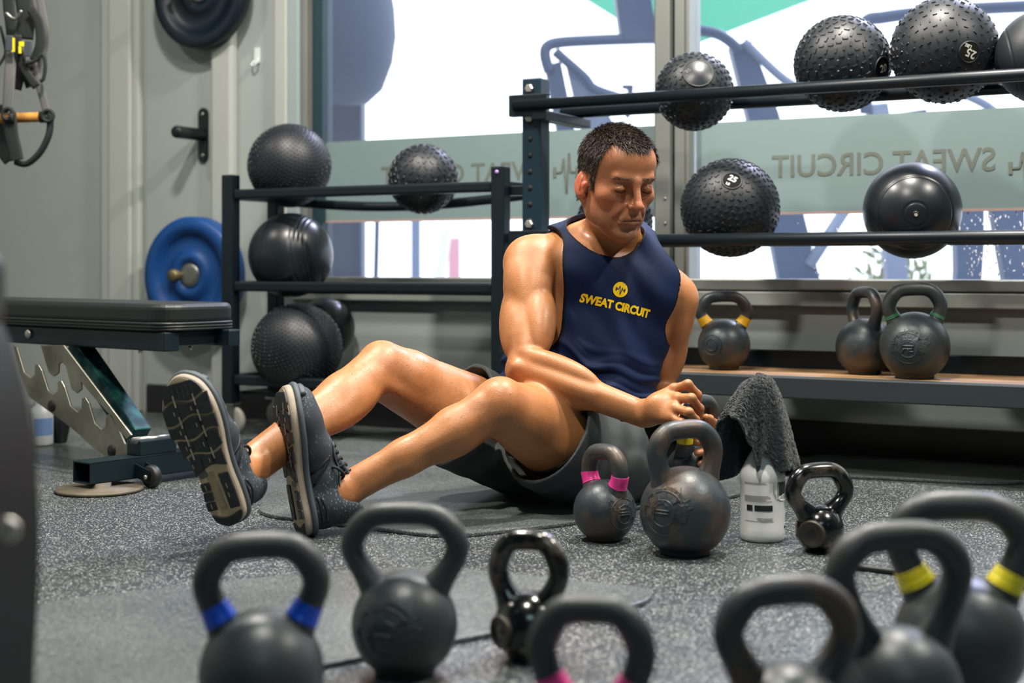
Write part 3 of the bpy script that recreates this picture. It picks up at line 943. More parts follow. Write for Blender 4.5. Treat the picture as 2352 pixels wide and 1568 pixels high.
tag(cb.build('jump_rope', mat('rope_black', '#12181a', 0.5)), 'thin black cord lying straight across the floor behind the yellow-taped kettlebell', 'rope')

# ------------------------------------------------------------------ weight bench
BX = Vector((0.78, -0.626, 0)); BY = Vector((0.626, 0.78, 0)); BO = Vector((-0.918, 3.75, 0))
BM = Matrix(((BX.x, BY.x, 0, BO.x), (BX.y, BY.y, 0, BO.y), (0, 0, 1, 0), (0, 0, 0, 1)))
def BP(px, py, yo):
    """bench-frame (x, z) of a point seen at (px,py) on the upright plane y = yo"""
    r = Vector(((px - CX) / F, 1.0, -(py - HY) / F))
    o = Vector((0, 0, CH)) - (BO + BY * yo)
    t = -o.dot(BY) / r.dot(BY)
    p = Vector((0, 0, CH)) + r * t - BO
    return p.dot(BX), p.z
def BC(cx, cy, yo): return BP(cx / 2.5283, 560 + cy / 2.5283, yo)

bench = empty('weight_bench', M=BM)
tag(bench, 'adjustable weight bench with a black padded seat and a notched steel ladder', 'bench')
M_vinyl = mat('black_vinyl', '#171d1f', 0.42, var=0.1, vscale=5, bump=0.12, bscale=500)
M_frame = mat('bench_blue_black', '#12242b', 0.4, 0.25, bump=.05, bscale=200)
M_teal = mat('teal_scratched_paint', '#0d3b3d', 0.35, 0.4, col2='#3d7a74', cscale=22, thr=(0.45, 0.75))
M_ladder = mat('worn_zinc_plate', '#6f6c60', 0.42, 0.75, col2='#9b988b', cscale=9, bump=.06, bscale=60)
pad = poly_round([(-1.75, 0.0), (0.0, 0.0), (0.0, 0.262), (-1.75, 0.262)], 0.075, 8)
mb = MB(); mb.prism(pad, 0.057, z0=0.424); mb.build('seat_pad', M_vinyl, bench, bevel=0.016, bseg=4)
for z, rr in ((0.427, 0.0045), (0.419, 0.0045), (0.412, 0.0035)):
    mb = MB(); mb.tube([(x * 1.0, y, z) for x, y in pad], rr, 8, closed=True); mb.build('piping', M_vinyl, bench)
mb = MB(); mb.prism(poly_round([(-1.74, 0.006), (-0.006, 0.006), (-0.006, 0.256), (-1.74, 0.256)], 0.07, 6), 0.018, z0=0.407); mb.build('pad_board', mat('pad_underside', '#0a0d0e', 0.7), bench)
mb = MB(); mb.box((-0.86, 0.035, 0.38), (1.7, 0.05, 0.052)); b1 = mb.build('side_beam', M_frame, bench, bevel=0.004)
mb = MB(); mb.box((-0.82, 0.215, 0.385), (1.7, 0.04, 0.045)); mb.build('side_beam', M_frame, bench, bevel=0.004)
mb = MB(); mb.box((-0.05, 0.125, 0.387), (0.05, 0.15, 0.04)); mb.build('end_beam', M_frame, bench, bevel=0.003)
for cx, cy in ((172, 522),):
    x, z = BC(cx, cy, 0.01)
    mb = MB(); mb.lathe([(0.013, 0), (0.013, 0.007), (0.009, 0.011), (0, 0.0115)], 12, Matrix.Translation((x, 0.01, z)) @ TO_VIEW); mb.build('bolt', M_bolt, bench)
for cx, yo in ((815, 0.04), (1105, 0.215)):
    x, z = BC(cx, 600, yo)
    mb = MB(); mb.lathe([(0.006, -0.012), (0.006, 0)], 8, Matrix.Translation((x, yo, 0.356))); mb.build('bolt', M_bolt, bench)
LY = -0.022
low = [(85, 590), (108, 602), (150, 745), (188, 776), (210, 760), (214, 697), (234, 700), (252, 732), (290, 850), (322, 872), (345, 850), (346, 797), (366, 792), (386, 830), (420, 940),
       (462, 976), (482, 955), (486, 893), (506, 891), (526, 922), (560, 1040), (600, 1076), (621, 1058), (626, 992), (660, 985), (700, 1080), (722, 1132), (735, 1160), (800, 1150), (808, 1220),
       (765, 1274), (684, 1272), (560, 1190), (440, 1080), (300, 975), (175, 885), (122, 745)]
upp = [(245, 588), (292, 742), (320, 770), (348, 750), (352, 697), (372, 686), (392, 708), (425, 840), (455, 867), (482, 846), (480, 800), (560, 895), (640, 985), (700, 1078), (745, 1132), (774, 1108), (380, 588)]
STAND = Matrix.Rotation(R(90), 4, 'X')  # (x, y) polygon -> (x, z)
def plate_poly(pl, yo, th, name, m, bev=0.0015):
    q = [BC(x, y, yo) for x, y in pl]
    a = sum(q[i - 1][0] * q[i][1] - q[i][0] * q[i - 1][1] for i in range(len(q)))
    if a < 0: q = q[::-1]
    mb = MB(); mb.prism(q, th, Matrix.Translation((0, yo, 0)) @ STAND); return mb.build(name, m, bench, bevel=bev)
lp = plate_poly(low, LY, 0.006, 'ladder_plate', M_ladder)
plate_poly(upp, LY, 0.006, 'ladder_plate', M_ladder)
lo2 = plate_poly(low, 0.045, 0.006, 'ladder_plate', M_teal)
for cx, cy in ((312, 940), (660, 1200)):
    x, z = BC(cx, cy, LY)
    mb = MB(); mb.lathe([(0.017, 0), (0.016, 0.003), (0, 0.004)], 20, Matrix.Translation((x, LY - 0.006, z)) @ TO_VIEW); mb.build('pivot_cap', mat('pivot_dark', '#1d1f1d', .5, .3), lp)
a = BC(445, 590, 0.05); c = BC(810, 1120, 0.05)
mb = MB(); mb.bar((a[0], 0.05, a[1]), (c[0], 0.05, c[1]), 0.055, 0.06, (0, 0, 1)); mb.build('support_tube', M_teal, bench, bevel=0.004)
# foot with its open tube end, disc and wheel
mb = MB()
fx = -0.09
z0, z1 = 0.022, 0.078
for (y, z, dy, dz) in ((0.11, z0 + .002, 0.6, 0.004), (0.11, z1 - .002, 0.6, 0.004)):
    mb.box((fx, y, z), (0.076, dy, dz))
for x in (fx - 0.036, fx + 0.036): mb.box((x, 0.11, (z0 + z1) / 2), (0.004, 0.6, z1 - z0 - 0.0))
mb.build('foot_tube', M_frame, bench, bevel=0.001)
mb = MB(); mb.lathe([(0.108, 0), (0.112, 0.004), (0.108, 0.009), (0.03, 0.011), (0.03, 0.022), (0, 0.022)], 40, Matrix.Translation((fx + 0.02, -0.15, 0.0005))); mb.build('floor_disc', mat('rusty_disc', '#5d5648', 0.6, 0.4, var=.25, vscale=14), bench)
x, z = BC(990, 1330, -0.1)
mb = MB(); mb.lathe([(0.012, 0), (0.012, 0.008), (0, 0.009)], 6, Matrix.Translation((fx + 0.038, 0.2, 0.05)) @ Matrix.Rotation(R(90), 4, 'Y'), smooth=False); mb.build('bolt', M_bolt, bench)
wy = -0.065; wx = fx + 0.085
mb = MB(); mb.lathe([(0.008, -.011), (0.027, -.012), (0.030, -.006), (0.030, .006), (0.027, .012), (0.008, .011)], 26, Matrix.Translation((wx, wy + .03, 0.0305)) @ TO_VIEW); wl = mb.build('wheel', mat('wheel_black', '#17181a', 0.5), bench)
mb = MB(); mb.lathe([(0.006, 0), (0.006, 0.006), (0, 0.007)], 8, Matrix.Translation((wx, wy + .014, 0.0305)) @ TO_VIEW); mb.build('axle', M_bolt, wl)
mb = MB()
for d in (0.013, 0.046): mb.bar((fx + 0.036, wy + d, 0.045), (wx + 0.008, wy + d, 0.032), 0.003, 0.034)
mb.build('wheel_bracket', M_frame, bench)
# clevis under the ladder
x, z = BC(800, 1180, LY)
mb = MB(); mb.box((fx, 0.03, 0.098), (0.06, 0.12, 0.042)); cl = mb.build('pivot_block', M_frame, bench, bevel=0.004)
mb = MB(); mb.tube([(fx + 0.012, LY - 0.02, 0.118), (fx + 0.012, 0.12, 0.118)], 0.010, 14); mb.build('pivot_pin', M_steel, cl)

# black housing of a machine at the left edge, close to the lens
hY = 1.45
mh = empty('machine_housing', (P(0, 0, hY).x, hY, 0)); tag(mh, 'dark round-edged exercise machine housing with one silver bolt, cut by the frame edge', 'machine')
M_hous = mat('housing_black', '#04070a', 0.55, 0.0, spec=.3)
sl = F / hY
outl = [(62, 1915), (66, 1568), (76, 1350), (78, 1200), (70, 1060), (52, 930), (24, 820), (-14, 730), (-90, 640), (-220, 590), (-420, 600), (-420, 1915)]
q = [((p.x - mh.location.x), p.z) for p in catmull([P(x + 20, y, hY) for x, y in outl[:-2]], 5)] + [(P(-420, 600, hY).x - mh.location.x, P(-420, 600, hY).z), (P(-420, 1915, hY).x - mh.location.x, 0.0)]
q = [(x, max(z, 0.001)) for x, z in q]
mb = MB(); mb.prism(q[::-1] if sum(q[i - 1][0] * q[i][1] - q[i][0] * q[i - 1][1] for i in range(len(q))) < 0 else q, 0.22, STAND); mb.build('shell', M_hous, mh, bevel=0.012, bseg=4)
p = P(20, 1215, hY - .22)
mb = MB(); mb.lathe([(0.0105, 0), (0.0105, 0.003), (0.009, 0.005), (0, 0.0055)], 24, Matrix.Translation((p.x - mh.location.x, -0.22, p.z)) @ TO_VIEW); mb.build('bolt', M_bolt, mh)
p = P(-40, 670, hY)
mb = MB(); mb.prism(poly_round([(-0.03, -0.045), (0.025, -0.045), (0.025, 0.045), (-0.03, 0.045)], 0.025), 0.1, Matrix.Translation((p.x - mh.location.x, 0.0, p.z)) @ STAND); mb.build('knee_pad', M_vinyl, mh, bevel=0.006)

# suspension straps hanging at the upper left
TY = 4.6
ts = empty('suspension_trainer', P(60, 120, TY)); tag(ts, 'black suspension training straps with yellow tags and an orange foam handle', 'suspension trainer')
TL = ts.location.copy()
def tp(px, py, dy=0.0): return P(px, py, TY + dy) - TL
M_web = mat('black_webbing', '#0d1518', 0.7, bump=.2, bscale=600)
M_webg = mat('grey_webbing', '#5c5d5d', 0.7, bump=.2, bscale=600)
M_ytag = mat('yellow_tag', '#e6d21c', 0.5)
def strap(pts, w, m, name='strap', th=0.12, up=(0, -1, 0), par=ts):
    mb = MB(); mb.tube(catmull([tp(*p) for p in pts], 6), w, 10, flat=th, up=up); return mb.build(name, m, par)
strap([(18, -60), (20, 10), (26, 60), (30, 105)], .020, M_web)
strap([(48, -60), (55, 0), (60, 40), (56, 90)], .030, M_web)
strap([(84, -60), (94, 10), (104, 70), (100, 120, .02), (88, 160, .02), (62, 140)], .013, M_webg)
strap([(70, 20, -.02), (88, 50, -.02), (92, 100, -.02), (78, 140, -.02)], .016, M_web)
strap([(40, 80, -.02), (44, 130, -.02), (60, 165, -.02), (84, 200, -.02)], .014, M_web)
strap([(26, 118, -.01), (22, 180, -.02), (18, 255, -.02)], .019, M_webg)
strap([(40, 120, .02), (48, 150, .02), (36, 205, .03)], .020, M_web)
strap([(72, 145), (88, 190), (100, 230), (108, 262)], .013, M_webg)
strap([(60, 150, .01), (64, 180, .01), (70, 200, .01)], .016, M_web)
strap([(116, 275), (112, 310), (92, 350), (62, 376), (36, 372)], .017, M_web, 'foot_cradle', th=.6, up=(1, 0, 0))
strap([(22, 268, -.03), (26, 310, -.03), (34, 345, -.03), (38, 368, -.03)], .024, M_web, 'foot_cradle')
strap([(4, 240, .03), (2, 290, .03), (6, 340, .03), (24, 368, .02)], .024, M_web, 'foot_cradle')
strap([(0, 60, .03), (8, 90, .03), (12, 125, .03), (-10, 160, .03)], .005, M_web, 'cord', th=1)
strap([(60, 145, -.03), (80, 140, -.03), (98, 125, -.03), (104, 150, -.03), (100, 180, -.03), (92, 186, -.03)], .006, M_web, 'cord', th=1)
mb = MB(); mb.tube([tp(-4, 272), tp(112, 268)], 0.016, 18); gr = mb.build('grip', mat('orange_foam', '#c98a2c', 0.75, col2='#7c5a2a', cscale=20), ts)
for a, c in (((92, 269), (114, 268)), ((24, 270, -.03), (34, 270, -.03))):
    mb = MB(); mb.tube([tp(*a), tp(*c)], 0.019, 16); mb.build('grip_cap', M_web, gr)
for px, py, dy in ((18, 262, -.04), (110, 266, -.02)):
    mb = MB(); p0 = tp(px, py, dy); mb.tube([p0 + Vector((0.018 * math.cos(2 * math.pi * k / 18), 0, 0.018 * math.sin(2 * math.pi * k / 18))) for k in range(18)], 0.006, 8, closed=True); mb.build('ring', M_web, ts)
for px, py, w_, h_ in ((22, 100, .022, .05), (64, 112, .020, .05)):
    mb = MB(); mb.box(tp(px, py, -.035), (w_ * 1.1, 0.012, h_)); mb.build('buckle', mat('buckle_grey', '#3f474b', .4), ts, bevel=.002)
for px, py, w_, h_ in ((30, 103, .010, .045), (52, 101, .022, .015), (46, 114, .008, .024)):
    mb = MB(); mb.box(tp(px, py, -.038), (w_, 0.005, h_)); mb.build('yellow_tag', M_ytag, ts)
mb = MB(); p0 = tp(40, 20, -.02); mb.tube(catmull([tp(14, 30, -.03), tp(34, 44, -.03), tp(50, 24, -.03)], 5), .006, 8); mb.build('carabiner', M_steel, ts)

# ------------------------------------------------------------------ spray bottle with a towel over it
M_pet = mat('frosted_bottle', '#e8ebe8', 0.32, sss=0.25)
M_liquid = mat('bottle_liquid', '#bfc6c4', 0.25, sss=.2)
M_ink = mat('label_ink', '#1c2224', 0.5)
bp = G(1755, 1243); bY = bp.y
bt = empty('spray_bottle', (bp.x, bp.y + 0.02, 0)); tag(bt, 'translucent white plastic spray bottle on the floor, with printed label, under the dark towel', 'bottle')
br = 0.0475
prof = [(0, 0.001), (br * .9, 0.001), (br * .98, 0.006), (br, 0.016), (br, 0.030), (br * .985, 0.033), (br * .985, 0.125), (br, 0.128), (br * 1.0, 0.142), (br * .93, 0.150), (br * .62, 0.178), (br * .42, 0.192), (br * .36, 0.20), (br * .36, 0.215), (0, 0.215)]
mb = MB(); mb.lathe(prof, 48); mb.build('body', M_pet, bt)
mb = MB(); mb.lathe([(.02, .213), (.021, .235), (.016, .24), (.014, .262), (0, .262)], 24); tg = mb.build('nozzle', M_black, bt)
mb = MB(); mb.box((0.012, 0, 0.268), (0.07, 0.022, 0.022)); mb.bar((0.02, 0, .262), (0.045, 0, .225), 0.012, 0.008); mb.build('trigger', M_black, tg, bevel=.003)
def on_bottle(a, z, rr=br + .0009): return Vector((rr * math.sin(a), -rr * math.cos(a), z))
def patch(mb, a0, a1, z0, z1, rr=br + .0006, n=8):
    mb.grid(lambda u, v: on_bottle(a0 + (a1 - a0) * u, z0 + (z1 - z0) * v, rr), n, 2)
lab = MB(); patch(lab, R(-62), R(20), 0.046, 0.126, br - .0002, 14); lo = lab.build('label', mat('label_paper', '#eceeea', 0.45), bt)
ink = MB()
random.seed(3)
for z, n_, w_ in ((0.1255, 2, .9), (0.0985, 6, 1.0), (0.084, 1, 1.0), (0.052, 3, .6), (.046, 1, 1.0)):
    for k in range(n_):
        zz = z - k * 0.0022
        a0 = R(-60); a1 = R(-60 + 78 * w_ * random.uniform(.75, 1.0))
        if z == 0.052: a0, a1 = R(-14 - 10 * random.random()), R(16)
        patch(ink, a0, a1, zz, zz + 0.0009 if n_ > 1 else zz + .0004, br + .0008)
patch(ink, R(17.5), R(18), 0.1, 0.126, br + .0008, 3)
patch(ink, R(-52), R(-35), 0.068, 0.080, br + .0008); patch(ink, R(-30), R(16), 0.068, 0.080, br + .0008)
patch(ink, R(60), R(84), 0.028, 0.034, br + .0008)
for k in range(6): patch(ink, R(76), R(82), 0.065 + k * .0065, 0.0665 + k * .0065, br + .0008, 3)
ink.build('label_print', M_ink, lo)['kind'] = 'stuff'
bd = MB(); patch(bd, R(28), R(80), 0.1, 0.1275, br + .0009, 10); bo = bd.build('round_badge', M_ink, bt)
vv, ff = text_tris('G', 0.019, 0.02)
gl_ = MB(); gl_.add([on_bottle(R(52) + v[0] / br, 0.114 + v[1] * 1.0, br + .0014) for v in vv], ff); gl_.build('badge_letter', M_white_print, bo)

# towel: terry cloth draped over the nozzle
tw_c = Vector((bt.location.x - 0.012, bt.location.y, 0))
def pl(th, tab):
    """periodic interpolation of (degrees, value)"""
    th = math.degrees(th) % 360
    t = sorted((a % 360, v) for a, v in tab)
    t = [(t[-1][0] - 360, t[-1][1])] + t + [(t[0][0] + 360, t[0][1])]
    for (a, v), (b_, w_) in zip(t[:-1], t[1:]):
        if a <= th <= b_:
            q = (th - a) / (b_ - a + 1e-9); q = q * q * (3 - 2 * q); return v + (w_ - v) * q
HEM = [(0, .135), (-22, .128), (-40, .158), (-58, .150), (-72, .186), (-86, .195), (-96, .150), (-108, .205), (-128, .262), (-150, .268), (-166, .250), (-178, .16), (150, .12), (120, .13), (90, .14), (45, .13)]
RAD = [(0, .090), (-20, .10), (-45, .078), (-80, .062), (-110, .070), (-140, .082), (-170, .088), (170, .098), (120, .075), (90, .07), (45, .08)]
NTH, NR = 200, 90
tv = []
for j in range(NR):
    v = j / (NR - 1)
    for i in range(NTH):
        th = 2 * math.pi * i / NTH
        hem = pl(th, HEM); rb = pl(th, RAD)
        zt = 0.352 - 0.006 * (1 + math.cos(th - 2.5))
        if v < 0.3:
            a = v / 0.3 * math.pi / 2 * 0.9
            r_ = 0.040 * math.sin(a); z_ = zt - 0.03 * (1 - math.cos(a))
        else:
            q = (v - 0.3) / 0.7
            r0 = 0.040 * math.sin(math.pi / 2 * .9); z0_ = zt - 0.03 * (1 - math.cos(math.pi / 2 * .9))
            r_ = r0 + (rb - r0) * (q ** 0.75); z_ = z0_ + (hem - z0_) * q
        fold = math.sin(9 * th + 1.3 + 2 * v) * 0.5 + math.sin(5 * th - 0.6) * 0.5
        r_ *= 1 + 0.16 * fold * max(0, v - .22) ** 0.8
        nz = 0.0012
        tv.append((tw_c.x + r_ * math.cos(th) * (1.0) + random.uniform(-nz, nz), tw_c.y + r_ * math.sin(th) * .8 + random.uniform(-nz, nz), z_ + random.uniform(-nz, nz)))
tf = []
for j in range(NR - 1):
    for i in range(NTH):
        i2 = (i + 1) % NTH
        tf.append((j * NTH + i, (j + 1) * NTH + i, (j + 1) * NTH + i2, j * NTH + i2))
mb = MB(); mb.add(tv, tf, None, True)
M_towel = mat('charcoal_terry', '#1e262c', 0.95, var=0.3, vscale=160, bump=1.0, bscale=380, sheen=0.3)
tow = mb.build('towel', M_towel, solid=0.005)
tag(tow, 'charcoal terry towel draped over the spray bottle', 'towel')

# bottle standing on the floor behind the bench
q = G(93, 1022)
b2 = empty('plastic_bottle', (q.x, q.y, 0)); tag(b2, 'small white plastic bottle with blue print on the floor beyond the bench ladder', 'bottle')
mb = MB(); mb.lathe([(0, .001), (.038, .001), (.040, .006), (.040, .10), (.036, .118), (.02, .134), (.018, .15), (0, .15)], 32); mb.build('body', mat('white_bottle', '#c3c9cc', 0.4), b2)
mb = MB(); mb.grid(lambda u, v: (0.0406 * math.sin(R(-10 + 95 * u)), -0.0406 * math.cos(R(-10 + 95 * u)), .035 + .055 * v), 8, 2); mb.build('label', mat('pale_blue_label', '#6f8fc0', .5), b2)
q = G(133, 1018)
mb = MB(); mb.lathe([(0, .001), (.022, .001), (.024, .01), (.034, .06), (.036, .085), (.03, .10), (.012, .108), (0, .108)], 24)
b3 = mb.build('shaker_cup', M_black); b3.location = (q.x, q.y + .02, 0); tag(b3, 'small black cup standing beside the white bottle beyond the bench', 'cup')
# ------------------------------------------------------------------ outside the windows
M_out = mat('outdoor_steel_blue', '#2a3f60', 0.5, 0.1)
M_out_l = mat('outdoor_steel_light', '#6d7b98', 0.5, 0.1)
M_outp = mat('navy_pad', '#1d3450', 0.6)
gm = MB(); gm.box((2.5, 12.0, -0.03), (40, 16, 0.04), WM @ Matrix.Translation((0, 0, 0)) if False else None)
# paving that starts beyond the wall
pv = MB(); wbox(pv, -14, 14, 0.16, 22, -0.05, -0.005)
struct(pv.build('pavement', mat('pale_paving', '#cfd2cd', 0.8, var=.05, vscale=1)))

def out_bar(par, name, pts, w, m, Y, flat=1.0, th=None):
    mb = MB(); mb.tube(catmull([P(x, y, Y if len(r) == 0 else Y + r[0]) for x, y, *r in pts], 5) if len(pts) > 2 else [P(x, y, Y if len(r) == 0 else Y + r[0]) for x, y, *r in pts], w, 14)
    o = mb.build(name, m, par); return o

# hanging bag and its column beyond the left pane
YB = 6.6
c = P(795, 95, YB)
sb = empty('boxing_bag', (c.x, c.y, 0)); tag(sb, 'big navy bulging bag on a column outside the first window', 'boxing bag')
mb = MB(); mb.lathe([(0, -.30), (.10, -.285), (.17, -.22), (.215, -.10), (.232, .02), (.225, .15), (.20, .28), (.165, .45), (.12, .6), (0, .62)], 24, Matrix.Translation((0, 0, c.z))); mb.build('bag', M_outp, sb)
w_ = 0.14
mb = MB(); p0 = P(772, 320, YB + .35)
mb.box((p0.x - c.x, .35, 1.2), (0.272, 0.2, 2.4)); mb.build('column', mat('column_navy', '#1a2d42', .6), sb, bevel=.01)
mb = MB(); mb.tube([(-0.05, .02, c.z + .5), (-.05, .3, c.z + .55)], .03, 12); mb.build('hanger', M_out, sb)

def frame_machine(name, label, parts, Y):
    g = P(parts[0][1][0][0], HY, Y)
    e = empty(name, (g.x, g.y, 0)); tag(e, label, 'exercise machine')
    for nm, pts, w, m in parts:
        mb = MB()
        V = [P(p[0], p[1], Y + (p[2] if len(p) > 2 else 0)) - e.location for p in pts]
        for v in V: v.z = max(v.z, 0.0)
        mb.tube(catmull(V, 6) if len(V) > 2 else V, w, 14); mb.build(nm, m, e)
    return e
YM = 6.2
s = F / YM
em = frame_machine('outdoor_trainer', 'blue-grey outdoor training machine with a bent tube frame behind the window post', [
    ('top_tube', [(1700, 118), (1672, 92), (1640, 76), (1590, 70), (1540, 78), (1480, 88), (1380, 92), (1290, 97), (1258, 106), (1252, 128), (1262, 165)], 0.024, M_out),
    ('brace_tube', [(1275, 118), (1340, 175), (1368, 205), (1450, 232)], 0.021, M_out),
    ('far_brace', [(1708, 95), (1805, 185), (1900, 230)], 0.02, M_out_l),
    ('low_brace', [(1942, 480), (1858, 610)], 0.026, M_out_l)], YM)
def leg_plate(par, name, quad, Y, th, m):
    mb = MB()
    q = [P(x, y, Y) for x, y in quad]
    for v in q: v.z = max(v.z, -.004)
    vv = [tuple(v - par.location) for v in q] + [tuple(v - par.location + Vector((0, th, 0))) for v in q]
    n = len(q)
    mb.add(vv, [tuple(range(n)), tuple(reversed(range(n, 2 * n)))] + [(i, i + n, (i + 1) % n + n, (i + 1) % n) for i in range(n)])
    return mb.build(name, m, par, bevel=.006, fixn=True)
leg_plate(em, 'leg', [(1252, 150), (1288, 140), (1345, 420), (1372, 920), (1322, 920), (1300, 420)], YM, .1, M_out)
leg_plate(em, 'side_panel', [(1300, 150), (1330, 175), (1372, 215), (1430, 320), (1340, 320)], YM + .06, .03, M_out_l)
leg_plate(em, 'leg', [(1678, 105), (1726, 92), (1790, 260), (1884, 640), (1940, 920), (1850, 920), (1790, 640), (1722, 280)], YM, .1, M_out)
leg_plate(em, 'console', [(1408, -60), (1490, -60), (1500, 20), (1512, 70), (1512, 92), (1432, 92), (1424, 66)], YM - .03, .12, M_out)
leg_plate(em, 'lever', [(1429, 194), (1456, 194), (1452, 235), (1447, 270), (1437, 270), (1442, 204), (1429, 203)], YM + .2, .03, M_out)
em2 = frame_machine('outdoor_trainer', 'second outdoor machine frame behind the upper slam balls', [
    ('top_tube', [(1990, 260), (1985, 120), (1988, 52), (2030, 40), (2110, 30), (2240, 20), (2420, 12)], 0.026, M_out),
    ('brace_tube', [(2210, 215), (2270, 245), (2330, 300)], 0.018, M_out_l)], 5.9)
leg_plate(em2, 'leg', [(1995, 240), (2040, 235), (2075, 430), (2085, 600), (2100, 950), (2050, 950), (2040, 640), (2028, 430)], 5.9, .08, M_out_l)
leg_plate(em2, 'leg', [(2196, 430), (2262, 430), (2262, 560), (2236, 950), (2180, 950), (2200, 620)], 5.9, .08, M_out)
leg_plate(em2, 'leg', [(2272, 430), (2352, 430), (2370, 950), (2330, 950), (2310, 640)], 5.9, .08, M_out)
leg_plate(em2, 'crossbar', [(1995, 268), (2130, 250), (2130, 285), (1995, 300)], 5.95, .06, M_out)

# green sun shade
M_green = bpy.data.materials.new('green_shade_cloth'); M_green.use_nodes = True
nt = M_green.node_tree; bb = nt.nodes['Principled BSDF']; bb.inputs['Base Color'].default_value = lin('#3fae8c'); bb.inputs['Roughness'].default_value = .8
tl = nt.nodes.new('ShaderNodeBsdfTranslucent'); tl.inputs[0].default_value = lin('#4fb894')
mx = nt.nodes.new('ShaderNodeMixShader'); mx.inputs[0].default_value = .45
nt.links.new(bb.outputs[0], mx.inputs[1]); nt.links.new(tl.outputs[0], mx.inputs[2]); nt.links.new(mx.outputs[0], nt.nodes['Material Output'].inputs[0])
sh = empty('sun_shade', (P(1540, 0, 8.6).x, 8.6, 0)); tag(sh, 'mint green sun shade stretched outside above the window post', 'sun shade')
def cloth(pts, name):
    mb = MB(); V = [P(x, y, Y) - sh.location for x, y, Y in pts]
    mb.add(V, [tuple(range(len(V)))]); return mb.build(name, M_green, sh, solid=.004)
cloth([(1335, -8, 8.6), (1545, 122, 8.0), (1600, -260, 10.5), (1300, -260, 10.2)], 'shade_panel')
cloth([(1545, 122, 8.0), (1700, 62, 8.3), (1900, -14, 8.8), (2000, -260, 10.8), (1600, -260, 10.5)], 'shade_panel')
mb = MB(); a = P(1545, 118, 8.05) - sh.location; mb.tube([a, Vector((a.x, a.y, 0))], .03, 12); mb.build('pole', M_out_l, sh)

# things standing far out, seen through the low strip of glass
def far_post(name, label, cat, px, y0, wpx, Y, m, lean=0, h_top=None):
    e = empty(name, (P(px, HY, Y).x, Y, 0)); tag(e, label, cat)
    z1 = P(px, y0, Y).z; w = wpx * Y / F
    mb = MB(); mb.bar((0, 0, 0.0), (lean * Y / F, 0, z1), w, w * .5, (0, 1, 0)); mb.build('post', m, e, bevel=.01)
    mb = MB(); mb.box((0, 0, .012), (w * 1.8, w * 1.6, .024)); mb.build('base', m, e, bevel=.004)
    return e
far_post('white_board', 'slanted white board standing outside past the low rack', 'board', 985, 520, 26, 8.5, mat('white_board', '#f2f2f2', .6), 40)
far_post('pink_post', 'pale pink post outside past the low rack', 'post', 1043, 545, 28, 9.5, mat('pink_paint', '#d99aa8', .6))
far_post('blue_post', 'blue-grey upright with a foot outside next to the slanted white board', 'post', 955, 440, 22, 9.0, M_out_l)
far_post('machine_post', 'dark blue upright outside just beside the smooth ribbed ball', 'post', 803, 440, 34, 7.8, M_out_l, 12)
far_post('machine_post', 'thin leaning blue upright outside the first window, beyond the ribbed ball', 'post', 858, 440, 12, 7.8, M_out, 10)
e = MB(); e.lathe([(0, 0), (.05, .008), (.11, .07), (.125, .125), (.11, .18), (.05, .242), (0, .25)], 24); o = e.build('white_ball', mat('white_ball', '#e6e6ea', .5)); o.location = P(955, HY, 8.2); o.location.z = 0
tag(o, 'white ball on the ground outside by the slanted board', 'ball')
# potted plant outside
pp = empty('potted_plant', (P(2062, HY, 7.6).x, 7.6, 0)); tag(pp, 'plant in a terracotta pot outside below the medicine ball with the pale valve', 'plant')
mb = MB(); mb.lathe([(0, 0), (.08, 0), (.12, .32), (.13, .32), (.13, .36), (.1, .36), (0, .34)], 20); mb.build('pot', mat('terracotta', '#b07a60', .8), pp)
random.seed(11)
lf = MB()
for k in range(110):
    a = random.uniform(0, 6.28); el = random.uniform(.1, 1.4); r_ = random.uniform(.08, .27)
    c_ = Vector((math.cos(a) * math.cos(el) * r_, math.sin(a) * math.cos(el) * r_, .46 + math.sin(el) * r_))
    T = Matrix.Translation(c_) @ Euler((random.uniform(0, 6), random.uniform(0, 6), random.uniform(0, 6))).to_matrix().to_4x4()
    lf.add([(-.05, 0, 0), (0, -.018, .006), (.05, 0, 0), (0, .018, .006)], [(0, 1, 2, 3)], T)
lo_ = lf.build('foliage', mat('olive_leaf', '#6f7d4a', .7), pp); lo_['kind'] = 'stuff'
mb = MB()
for k in range(5): mb.tube([(0, 0, .33), (random.uniform(-.1, .1), random.uniform(-.1, .1), .6)], .006, 6)
mb.build('stem', mat('stem_brown', '#5a4a36', .8), pp)
# ------------------------------------------------------------------ signed-distance modelling for the man
def v3(p): return np.array(p, dtype=np.float64)

class Prim:
    __slots__ = ('f', 'c', 'r', 'k', 'op')
    def __init__(s, f, c, r, k, op): s.f, s.c, s.r, s.k, s.op = f, v3(c), r, k, op

def p_cone(a, b, r1, r2):
    a, b = v3(a), v3(b); ab = b - a; L2 = max(ab @ ab, 1e-12)
    def f(p):
        t = np.clip(((p - a) @ ab) / L2, 0, 1)
        q = p - (a + t[:, None] * ab)
        return np.sqrt(np.einsum('ij,ij->i', q, q)) - (r1 + (r2 - r1) * t)
    return f, (a + b) / 2, np.linalg.norm(ab) / 2 + max(r1, r2)

